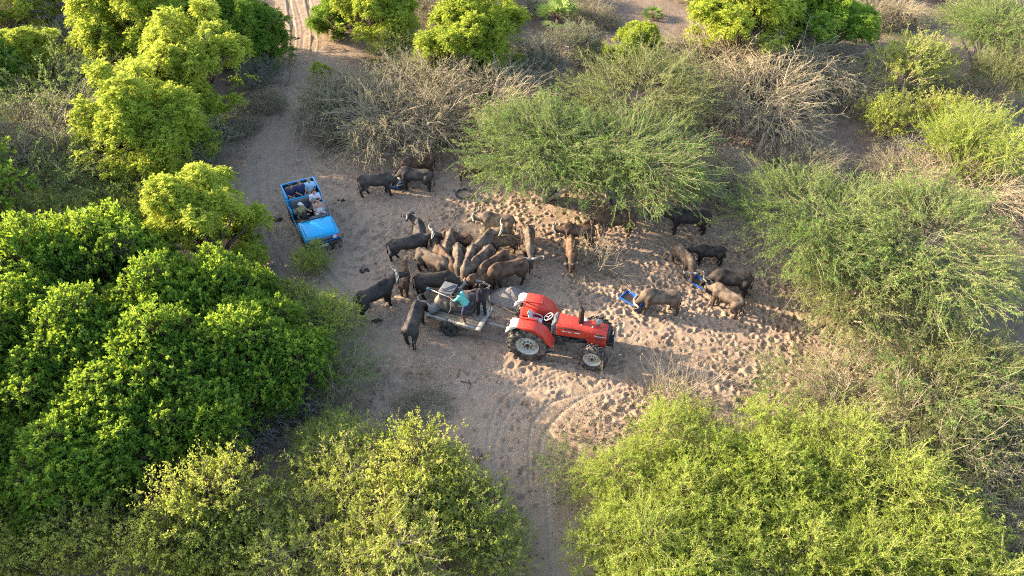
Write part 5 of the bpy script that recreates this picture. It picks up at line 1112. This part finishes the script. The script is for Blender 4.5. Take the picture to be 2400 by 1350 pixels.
def ring(px, py, r, label, a0=0, a1=6.2832, th=.055, material=RUBBER2, lift=.0):
    g = gp(px, py); m = MB(); a = np.linspace(a0, a1, 33); m.tube([(r * math.cos(t), r * math.sin(t), .04 + lift * math.sin(t)) for t in a], th, k=8, cap=a1 - a0 < 6); o = new_obj('tyre_ring', m.mesh('tyre_ring', material, True)); o.location = (g.x, g.y, gz(g.x, g.y) + .02); tag(o, label, 'tyre', 'cut tyre rings on the sand')
ring(1089, 457, .44, 'complete cut tyre ring lying on the sand left of the acacia')
ring(1046, 447, .42, 'half-buried arc of a cut tyre left of the complete ring', -1.3, .1, .03, BLACK)
def stone(px, py, s, label, c):
    g = gp(px, py); m = MB(); rs = np.random.RandomState(int(px)); ellipsoid(m, (0, 0, .05), (s, s * .7, s * .55), None, 10, 7); m.v[0] *= (1 + rs.normal(size=m.v[0].shape) * .08); o = new_obj('stone', m.mesh('stone', mat('stone_pale', (.50, .45, .38), rough=.9, var=.2, bump=.5), False)); o.location = (g.x, g.y, gz(g.x, g.y)); o.rotation_euler = (0, 0, c); tag(o, label, 'stone', 'pale stones below the right-hand acacia')
stone(2034, 797, .17, 'larger pale stone lying in the litter below the right-hand acacia', .3); stone(2052, 806, .11, 'smaller pale stone beside the larger one', 1.2); stone(2020, 800, .07, 'tiny pale stone left of the larger one', 2)
def stick(pl, r, label, material=BK_BROWN if False else None):
    pts = [gp(*p) for p in pl]; m = MB(); m.tube([(p.x, p.y, gz(p.x, p.y) + .03) for p in pts], np.linspace(r, r * .4, len(pts)), k=6); o = new_obj('fallen_stick', m.mesh('fallen_stick', material or mat('stick', (.10, .08, .065), rough=.9), True)); tag(o, label, 'stick', 'sticks fallen on the sand')
stick([(1252, 650), (1262, 652), (1272, 650)], .03, 'short dark stick on the sand behind the tractor')
stick([(1043, 935), (1046, 955), (1036, 975), (1042, 1000)], .022, 'crooked stick on the sand above the bottom yellow shrubs')
stick([(1080, 895), (1100, 900), (1118, 899)], .02, 'broken stick lying flat below the trailer')
stick([(1098, 892), (1103, 905), (1100, 915)], .02, 'stub of a branch crossing the broken stick')
stick([(1860, 752), (1890, 770), (1935, 780)], .03, 'curved pale branch on the sand before the right-hand acacia', mat('stick_pale', (.34, .28, .21), rough=.9))
def dung(px, py, s, label):
    g = gp(px, py); m = MB(); rs = np.random.RandomState(int(px + py))
    for _ in range(7): ellipsoid(m, (rs.normal() * s, rs.normal() * s * .6, .03), (s * rs.uniform(.5, .9), s * rs.uniform(.4, .7), .05), None, 8, 5)
    o = new_obj('dung_pat', m.mesh('dung_pat', mat('dung', (.055, .04, .03), rough=.95, bump=.6), True)); o.location = (g.x, g.y, gz(g.x, g.y)); tag(o, label, 'dung', 'dung pats on the sand')
dung(645, 517, .14, 'dark dung pat left of the blue vehicle'); dung(885, 752, .10, 'dark dung pat left of the rump-on buffalo'); dung(857, 635, .12, 'scattered dung above the black buffalo at far left'); dung(692, 92, .2, 'dung on the sand road near the top'); dung(800, 470, .08, 'small dung pat right of the blue vehicle')
# ------------------------------------------------------------ planting
def T(k, x, y, w, l, **a): return plant(k, x, y, w, l, 'tree', a.pop('name', 'leafy_tree'), **a)
def S(k, x, y, w, l, **a): return plant(k, x, y, w, l, 'shrub', a.pop('name', 'shrub'), **a)
G1 = 'bright feathery-leaved trees'
T('lime1', 440, 150, 310, 'yellow-green feathery tree on the left edge of the sand road', group=G1, sz=1.1)
T('lime2', 330, 40, 310, 'tall yellow-green tree at the top of the picture, left of the road', group=G1, sz=1.25)
T('mid1', 560, 60, 235, 'mid green rounded tree overhanging the top of the sand road', group=G1, sz=1.25)
T('lime1', 340, 285, 333, 'yellow-green tree above the grey-green bush left of the road', group=G1, sz=1.05)
T('lime2', 65, 125, 195, 'lime green tree near the upper left edge, behind wispy acacia', group=G1)
T('mid1', 0, 165, 126, 'small green tree cut by the left edge of the picture', group=G1)
T('lime2', 75, 5, 172, 'lime green tree in the far upper left corner beside grey palm', group=G1)
T('lime2', 465, 510, 327, 'bright yellow-green tree just left of the blue vehicle', group=G1, sz=1.1)
T('lime1', 885, 15, 225, 'yellow-green tree at the top, right of the sand road', group=G1)
T('lime1', 1115, 75, 287, 'large bright lime tree behind the brown thorn scrub', group=G1)
T('lime2', 1490, 105, 161, 'small isolated lime green tree on bare ground, top centre', group=G1)
T('lime1', 1740, 25, 299, 'lit left half of the green tree pair at top right', group=G1)
T('mid1', 1930, 30, 310, 'darker right half of the green tree pair at top right', group=G1)
S('lime2', 748, 168, 62, 'small lime green sapling beside the sand road', name='sapling')
for k, x, y, w, l in [('lime2', 250, 70, 220, 'lime tree at the top, leftmost of the clump beside the road'), ('lime1', 480, 20, 260, 'lime tree at the top edge between its taller neighbours'), ('mid1', 620, 105, 170, 'green tree at the right end of the upper left clump, over the verge'), ('lime2', 420, 250, 210, 'lime tree tucked between the two yellow-green roadside trees'), ('lime2', 265, 330, 200, 'low lime tree at the left foot of the roadside clump'), ('mid1', 790, 30, 170, 'green tree at the top edge just right of the road'), ('lime2', 560, 520, 130, 'small yellow branchy tree against the front left of the vehicle'), ('mid1', 1830, 45, 240, 'green tree in the middle of the top right pair')]:
    T(k, x, y, w, l, group=G1)
# acacias
G2 = 'green feathery acacias'
T('acacia1', 1290, 342, 420, 'green acacia spreading over the clearing, left half of the central pair', group=G2, sz=.82, name='acacia_tree')
T('acacia1', 1460, 362, 420, 'green acacia over the clearing, right half of the central pair', group=G2, sz=.82, name='acacia_tree', rz=2.0)
T('acacia2', 1490, 222, 400, 'paler acacia behind the central green pair', group=G2, name='acacia_tree')
T('acacia1', 1935, 515, 420, 'green acacia right of the feeding buffaloes', group=G2, sz=.82, name='acacia_tree', rz=1.2)
T('acacia1', 2160, 560, 480, 'widest green acacia near the right edge of the picture', group=G2, sz=.82, name='acacia_tree', rz=4.0)
T('acacia2', 2030, 665, 370, 'low front acacia drooping over the sand at right', group=G2, name='acacia_tree')
T('acacia1', 2340, 55, 260, 'flat-topped green acacia in the top right corner', group=G2, name='acacia_tree')
T('acacia2', 2360, 165, 170, 'sparse dry acacia with bare forked trunk near the right edge', group=G2, name='acacia_tree', sz=1.6)
S('wispy', 130, 205, 320, 'wispy pale green acacia scrub near the upper left edge', group=G2, name='acacia_scrub')
S('wispy', 60, 440, 340, 'wispy green acacia strands at the left edge above the yellow shrubs', group=G2, name='acacia_scrub')
S('wispy', 250, 420, 300, 'thin arching green strands beneath the grey-green bush', group=G2, name='acacia_scrub')
S('dry2', 20, 290, 280, 'tan thorn bush cut by the left edge', group='dry brown thorn scrub', name='thorn_bush')
S('wispy', 2200, 850, 420, 'wispy green acacia in front of the widest acacia at right', group=G2, name='acacia_scrub')
S('acacia2', 2340, 900, 330, 'pale feathery scrub at the right edge, below the acacias', group=G2, name='acacia_scrub')
# dry scrub
G3 = 'dry brown thorn scrub'
S('dry1', 830, 240, 290, 'brown thorn bush beside the sand road', group=G3, name='thorn_bush')
S('dry1', 985, 200, 330, 'grey-brown thorn bush below the pale yellow shrub', group=G3, name='thorn_bush')
S('dry2', 1120, 245, 380, 'brown thorn bush touching the central acacia', group=G3, name='thorn_bush')
S('dry2', 940, 285, 360, 'thorn bush in front, hanging over the sand above the upper trough', group=G3, name='thorn_bush')
S('olive', 800, 275, 220, 'olive tinted bush at the near end of the roadside scrub', group=G3, name='thorn_bush')
S('dry2', 1690, 150, 330, 'tan thorn bush below the top right tree pair, left part', group=G3, name='thorn_bush')
S('dry2', 1850, 150, 330, 'tan thorn bush below the top right tree pair, right part', group=G3, name='thorn_bush')
S('dry2', 1780, 235, 360, 'straggling tan thorn bush with long reaching twigs', group=G3, name='thorn_bush')
S('dry1', 140, 310, 400, 'brown thorn bush at left, between the lime trees and the edge', group=G3, name='thorn_bush')
S('dry1', 240, 150, 240, 'brown scrub in the gap between the upper left lime trees', group=G3, name='thorn_bush')
S('olive', 450, 335, 270, 'shaded grey-green bush at the sand road bend', group=G3, name='thorn_bush')
S('olive', 610, 170, 150, 'dim grey scrub under the tree at the road edge', group=G3, name='thorn_bush')
S('dry1', 1690, 410, 230, 'brownish twiggy bush between the two green acacias', group=G3, name='thorn_bush')
S('olive', 1250, 140, 210, 'grey-green bush right of the large lime tree', group=G3, name='thorn_bush')
S('olive', 1340, 100, 200, 'shaded bush under the fan palm', group=G3, name='thorn_bush')
S('twigs', 1400, 600, 170, 'tangled bare bush at the foot of the central acacia', group=G3, name='thorn_bush')
S('dead', 2150, 345, 150, 'heap of grey dead branches', name='dead_brush')
S('dead', 590, 985, 200, 'grey leafless bush at the edge of the dark green thicket', name='dead_brush')
S('twigs', 770, 890, 210, 'pale arching twigs beside the dark green thicket', name='bare_shrub')
S('dead', 690, 950, 150, 'small grey leafless bush above the yellow shrubs', name='dead_brush')
S('dry2', 2290, 450, 300, 'pale bleached scrub behind the right-hand acacia', group=G3, name='thorn_bush')
S('dry2', 2010, 935, 340, 'tan brush between the sand and the fine green bushes', group=G3, name='thorn_bush')
S('dry1', 2290, 1010, 380, 'brown twiggy brush at the lower right edge', group=G3, name='thorn_bush')
S('twigs', 1560, 940, 210, 'tall bare twigs rising in front of the tractor', name='bare_shrub')
S('twigs', 1370, 985, 200, 'thin bare twigs on the sand below the tractor', name='bare_shrub')
S('twigs', 1620, 935, 200, 'bare twigs at the right of the tractor shadow', name='bare_shrub')
S('dry1', 1000, 960, 10 + 130, 'dry leafless scrub lying behind the bottom yellow shrubs', name='bare_shrub', sz=.5)
# small leaved shrubs
G4 = 'yellow-green small-leaved shrubs'
S('yellow1', 935, 110, 160, 'pale yellow shrub left of the large lime tree', group=G4)
S('yellow1', 2140, 150, 250, 'yellow-green shrub with open branches at upper right', group=G4)
S('yellow2', 2080, 275, 170, 'yellow and green shrub behind the dead branches', group=G4)
S('yellow2', 2210, 265, 160, 'golden shrub right of the dead branches', group=G4)
S('fine2', 2290, 340, 280, 'light green shrub mass at the right edge, upper half', group=G4)
S('dry2', 2130, 410, 230, 'tan shrub just behind the right-hand acacia', group=G4)
S('yellow1', 800, 1110, 330, 'yellow shrub at bottom centre, left side', group=G4)
S('yellow2', 960, 1120, 330, 'leafy yellow shrub at bottom centre with upright shoots', group=G4, sz=1.15)
S('fine1', 1020, 1090, 200, 'greener shrub beside the upright shoots at bottom centre', group=G4)
S('yellow1', 930, 1260, 420, 'large yellow shrub cut by the bottom edge, centre', group=G4)
S('yellow2', 1085, 1230, 300, 'open twiggy yellow shrub at the bottom, right of centre', group=G4)
S('yellow1', 700, 1290, 330, 'yellow shrub cut by the bottom edge, left of centre', group=G4)
S('yellow2', 480, 1180, 330, 'bright yellow-leaved shrub below the dark green thicket', group=G4, sz=1.35)
S('yellow2', 390, 1290, 290, 'golden shrub at the bottom edge left of the bright yellow-leaved one', group=G4, sz=1.2)
S('yellow2', 520, 1320, 280, 'yellow shrub at the bottom edge under the dark thicket', group=G4)
S('yellow2', 210, 1270, 290, 'darker golden shrub near the lower left corner', group=G4)
S('yellow2', 30, 1320, 240, 'yellow shrub cut by the lower left corner', group=G4)
S('yellow2', 20, 1230, 200, 'yellow shrub in the lower left corner', group=G4)
S('fine2', 752, 738, 185, 'light shrub at the right tip of the dark green thicket', group=G4)
S('fine2', 728, 605, 90, 'thin wispy shrub at the front of the blue vehicle', group=G4, sz=1.3)
S('yellow1', 70, 510, 240, 'yellow shrub at the left edge above the dark thicket', group=G4)
S('yellow1', 190, 520, 200, 'yellow-green shrub left of the bright tree by the vehicle', group=G4)
S('fine1', 260, 470, 190, 'light green shrub behind the yellow shrubs at left', group=G4)
S('olive', 735, 800, 190, 'grey-green shrub on the right flank of the dark thicket', group=G4)
S('wispy', 640, 760, 210, 'pale feathery shrub poking out of the dark thicket', group=G4)
S('yellow2', 690, 700, 130, 'yellowish shrub at the upper right of the dark thicket', group=G4)
for k, x, y, w, l in [('yellow1', 640, 1200, 260, 'pale shrub between the yellow-leaved shrub and the bottom centre bush'), ('yellow1', 1165, 1300, 230, 'pale shrub at the bottom edge beside the sand gap'), ('fine2', 760, 1040, 190, 'light shrub behind the bottom centre bush'), ('wispy', 775, 850, 210, 'pale green arching shoots at the right tip of the dark thicket'), ('yellow1', 830, 1330, 300, 'pale yellow shrub at the very bottom, centre left')]:
    S(k, x, y, w, l, group=G4)
# dark thicket
LB = 'glossy dark green shrub in the dense thicket left of the clearing'; G5 = 'dark green thicket left of the clearing'
for i, (x, y, w) in enumerate([(110, 640, 330), (270, 640, 320), (400, 720, 300), (60, 780, 300), (220, 800, 320), (540, 690, 250), (390, 850, 330), (90, 930, 320), (270, 960, 330), (460, 980, 300),
                               (560, 830, 290), (630, 785, 220), (160, 1080, 330), (330, 1050, 290), (20, 1080, 260), (600, 705, 170), (690, 860, 220), (-60, 700, 300), (-50, 880, 300), (530, 900, 220), (130, 1160, 220)]):
    S('dark1' if i % 2 == 0 else 'dark2', x, y, w * 1.12, LB, group=G5, name='glossy_shrub', sz=1.22 if y < 900 else 1.0)
# fine green bushes at lower right
LF = 'fine-leaved light green bush in the lower right thicket'; G6 = 'light green thicket at lower right'
for i, (x, y, w, k) in enumerate([(1610, 1040, 350, 'fine1'), (1790, 1050, 350, 'fine1'), (1480, 1150, 320, 'fine1'), (1650, 1150, 360, 'fine1'), (1840, 1160, 360, 'fine1'), (1470, 1290, 330, 'fine1'), (1640, 1280, 380, 'fine1'), (1830, 1290, 380, 'fine1'), (2010, 1250, 340, 'fine1'), (1560, 1360, 340, 'fine2'), (2050, 1350, 320, 'fine2')]):
    S(k, x, y, w, LF, group=G6, name='fine_leaved_bush')
for k, x, y, w, l in [('fine2', 2020, 1090, 320, 'pale green bush at the right side of the light green thicket'), ('dry2', 2180, 1110, 330, 'tan twiggy brush right of the light green thicket'), ('fine2', 2210, 1230, 320, 'thin pale green bush at lower right among tan brush'), ('dry2', 2330, 1200, 320, 'tan twiggy brush at the lower right edge'), ('fine2', 2250, 1340, 320, 'pale green bush in the lower right corner'), ('dry1', 2390, 1320, 260, 'grey brown brush in the lower right corner'),
                      ('acacia2', 2180, 930, 330, 'pale sparse acacia scrub below the widest acacia'), ('wispy', 2370, 1080, 300, 'green strands over the tan brush at the right edge'), ('twigs', 2130, 1010, 300, 'bare straw twigs behind the tan brush at right')]:
    S(k, x, y, w, l, name={'dry2': 'thorn_bush', 'dry1': 'thorn_bush', 'twigs': 'bare_shrub'}.get(k, 'shrub'))
# scrub filling the far edge
for k, x, y, w, l in [('olive', 1260, 15, 110, 'grey-green scrub at the top edge left of the fan palm'), ('dry1', 1395, 30, 130, 'grey scrub at the top edge right of the fan palm'), ('dry2', 2110, 25, 150, 'tan scrub at the top edge beside the right-hand tree pair'), ('dry1', 60, 45, 170, 'grey scrub at the top left edge under the withered palm'),
                      ('dry1', 190, 70, 160, 'grey thorn scrub right of the withered palm'), ('yellow1', 100, 95, 120, 'small golden shrub below the withered palm'), ('dry1', 620, 235, 110, 'sparse dry bush on the left verge of the sand road'), ('dry1', 560, 290, 110, 'low dry bush at the road bend beside the grey-green bush'), ('dry2', 1240, 200, 240, 'brown brush behind the central acacia, left'),
                      ('dry1', 1560, 110, 130, 'dry brush right of the isolated lime tree'), ('yellow2', 1380, 115, 90, 'little pale shrub left of the isolated lime tree'), ('dry2', 2000, 210, 190, 'straw coloured brush left of the golden shrub'), ('dry1', 1900, 380, 190, 'low tan brush behind the left side of the right acacia'), ('dry2', 2290, 230, 180, 'thin straw brush below the forked acacia'),
                      ('twigs', 1000, 890, 150, 'few bare twigs on the sand below the rump-on buffalo'), ('wispy', 1880, 900, 220, 'sparse green strands at the edge of the lit sand'), ('wispy', 1345, 1090, 170, 'arching green strand shrub left of the lower right thicket'),
                      ('fine2', 330, 500, 170, 'leafy shrub at the foot of the bright tree by the vehicle'), ('dry1', 280, 400, 190, 'dim brown brush above the arching green strands')]:
    S(k, x, y, w, l, name='thorn_bush' if k.startswith('dry') else 'shrub')
LT = 'low grey scrub along the far edge at the top of the picture'
for i in range(70):
    x = _rp.uniform(-60, 2460); y = _rp.uniform(-110, 40)
    if 640 < x < 780 or 1450 < x < 1620 and y > -30: continue
    S(_rp.choice(['dry1', 'olive', 'dry2', 'dry1']), x, y, _rp.uniform(110, 190), LT, group='low scrub at the far edge', name='thorn_bush')
# palms
plant('palm', 1310, 25, 120, 'light green fan palm at the top centre', 'palm', 'fan_palm')
plant('palm_dead', 115, 25, 120, 'grey withered fan palm in the upper left corner', 'palm', 'fan_palm')
plant('palm', 520, 50, 75, 'small fan palm in front of the upper left green tree', 'palm', 'fan_palm')
plant('palm', 2385, 430, 110, 'fan palm cut by the right edge behind the acacia', 'palm', 'fan_palm')
plant('palm', 1530, 28, 60, 'tiny fan palm on the bare ground at top centre', 'palm', 'fan_palm', sz=.6)
# unseen trees continuing those in view; left and top ones added to cast shade
for i, (x, y, k, s) in enumerate([(-31, 33, 'lime1', 1.2), (-27, 27, 'dark1', 1.5), (-24, 20, 'dark2', 1.5), (-34, 41, 'mid1', 1.2), (-20, 13, 'dark1', 1.4), (-40, 50, 'lime2', 1.4), (-30, 22, 'mid1', 1.2), (-44, 60, 'lime1', 1.5), (-36, 68, 'mid1', 1.5), (-26, 66, 'lime1', 1.5), (-15, 70, 'mid1', 1.4), (-5, 69, 'lime2', 1.5), (6, 68, 'mid1', 1.4), (16, 70, 'lime1', 1.3), (27, 70, 'acacia1', 1.3), (38, 70, 'acacia1', 1.3), (48, 62, 'acacia1', 1.2), (33, 30, 'acacia1', 1.0), (30, 22, 'acacia2', 1.1), (23, 12, 'fine1', 1.2), (0, 5.5, 'yellow1', 1.1), (-8, 5.5, 'yellow1', 1.2), (9, 5.5, 'fine1', 1.2), (17, 6, 'fine1', 1.2)]):
    side = 'left' if x < -19 and y < 60 else ('top' if y > 59 else ('right' if x > 20 else 'bottom')); tr = k not in ('fine1', 'yellow1')
    o = empty('leafy_tree' if tr else 'shrub', (x, y, 0), x * 1.7 + y, ('leafy tree' if tr else 'leafy shrub') + ' standing unseen just beyond the ' + side + ' edge of the picture', 'tree' if tr else 'shrub', 'plants beyond the ' + side + ' edge'); o.scale = (s,) * 3
    new_obj('crown', PL[k]['leaf'], o)['kind'] = 'stuff'; new_obj('trunk' if tr else 'stems', PL[k]['stem'], o); new_obj('twigs', PL[k]['twig'], o)['kind'] = 'stuff'

# ------------------------------------------------------------ litter and dry grass nobody could count
def litter():
    rs = np.random.RandomState(77); P = []
    for x, y, r, k in PLANTED:
        if y > 62 or abs(x) > 45: continue
        n = int(min(520, 55 * r * r)); a = rs.uniform(0, 6.283, n); q = r * 1.15 * np.sqrt(rs.rand(n)); P.append(np.stack([x + q * np.cos(a), y + q * np.sin(a)], 1))
    P = np.concatenate(P); ix = np.clip(np.searchsorted(GX, P[:, 0]), 0, len(GX) - 1); iy = np.clip(np.searchsorted(GY, P[:, 1]), 0, len(GY) - 1); n = len(P)
    C = np.stack([P[:, 0], P[:, 1], GZ[iy, ix] + .015], 1); D = rs.normal(size=(n, 3)); D[:, 2] *= .25; N = np.array([0, 0, 1.]) + rs.normal(size=(n, 3)) * .35
    mb = MB(); add_leaves(mb, C, D, N, rs.uniform(.05, .14, n), rs.uniform(.02, .06, n), rs.rand(n))
    lm = leaf_mat('leaf_litter', [(0, (.09, .055, .032)), (.4, (.17, .105, .058)), (.75, (.25, .15, .07)), (1, (.34, .26, .17))], .1, (.3, .2, .1), rough=.9, spec=.05)
    o = new_obj('leaf_litter', mb.mesh('leaf_litter', lm, rnd=True)); tag(o, 'brown leaf litter and twigs on the sand under the bushes', 'leaf litter', kind='stuff')
litter()
def grass():
    rs = np.random.RandomState(78); pts = []
    for (x0, y0, x1, y1, n) in [(0, 60, 560, 420, 2600), (560, 150, 700, 330, 500), (740, 120, 1250, 380, 2200), (1240, 20, 1640, 190, 1500), (1580, 40, 2400, 420, 4200), (1650, 330, 1900, 470, 700), (1440, 800, 2000, 960, 1500), (640, 860, 1000, 1010, 1000), (0, 1150, 620, 1350, 1500), (1330, 600, 1480, 680, 500), (1850, 720, 2100, 830, 700)]:
        for _ in range(n):
            g = gp(rs.uniform(x0, x1), rs.uniform(y0, y1)); pts.append((g.x, g.y))
    P = np.array(pts); cl = smooth_noise(P[:, 0], P[:, 1], 9, 1.3); P = P[cl > .47]
    P = np.repeat(P, 3, 0) + rs.normal(size=(len(P) * 3, 2)) * .06; n = len(P); ix = np.clip(np.searchsorted(GX, P[:, 0]), 0, len(GX) - 1); iy = np.clip(np.searchsorted(GY, P[:, 1]), 0, len(GY) - 1)
    C = np.stack([P[:, 0], P[:, 1], GZ[iy, ix] - .01], 1); D = rs.normal(size=(n, 3)) * .6; D[:, 2] = rs.uniform(.3, 1.1, n); mb = MB()
    add_leaves(mb, C, D, rs.normal(size=(n, 3)), rs.uniform(.10, .34, n), rs.uniform(.008, .02, n), rs.rand(n), .3)
    lm = leaf_mat('dry_grass', [(0, (.16, .125, .08)), (.5, (.26, .21, .13)), (.85, (.34, .30, .17)), (1, (.24, .28, .09))], .25, (.4, .35, .18), rough=.8, spec=.1)
    o = new_obj('dry_grass', mb.mesh('dry_grass', lm, rnd=True)); tag(o, 'thin dry grass between the bushes', 'grass', kind='stuff')
grass()

# dust kicked up round the walking buffalo
def dust_cloud():
    m = MB(); ellipsoid(m, (0, 0, 0), (1, 1, 1), None, 24, 14); me = m.mesh('dust_cloud'); ma = bpy.data.materials.new('dust_air'); ma.use_nodes = True; n, l = ma.node_tree.nodes, ma.node_tree.links
    n.remove(n['Principled BSDF']); v = n.new('ShaderNodeVolumePrincipled'); v.inputs['Color'].default_value = (.80, .64, .46, 1); v.inputs['Anisotropy'].default_value = .2
    tc = n.new('ShaderNodeTexCoord'); ln = n.new('ShaderNodeVectorMath'); ln.operation = 'LENGTH'; l.new(tc.outputs['Object'], ln.inputs[0])
    fr = n.new('ShaderNodeMapRange'); fr.inputs[1].default_value = .15; fr.inputs[2].default_value = .95; fr.inputs[3].default_value = .42; fr.inputs[4].default_value = 0; l.new(ln.outputs['Value'], fr.inputs[0])
    nz = n.new('ShaderNodeTexNoise'); nz.inputs['Scale'].default_value = 2.2; l.new(tc.outputs['Object'], nz.inputs['Vector']); nr = n.new('ShaderNodeMapRange'); nr.inputs[1].default_value = .35; nr.inputs[2].default_value = .65; l.new(nz.outputs[0], nr.inputs[0])
    mu = n.new('ShaderNodeMath'); mu.operation = 'MULTIPLY'; l.new(fr.outputs[0], mu.inputs[0]); l.new(nr.outputs[0], mu.inputs[1]); l.new(mu.outputs[0], v.inputs['Density']); l.new(v.outputs[0], n['Material Output'].inputs['Volume'])
    me.materials.append(ma); o = new_obj('dust_cloud', me); g = gp(1160, 560, .5); o.location = (g.x, g.y, .75); o.scale = (2.3, 1.7, .85); tag(o, 'faint tan dust hanging above the crowd of buffaloes', 'dust', kind='stuff')
dust_cloud()
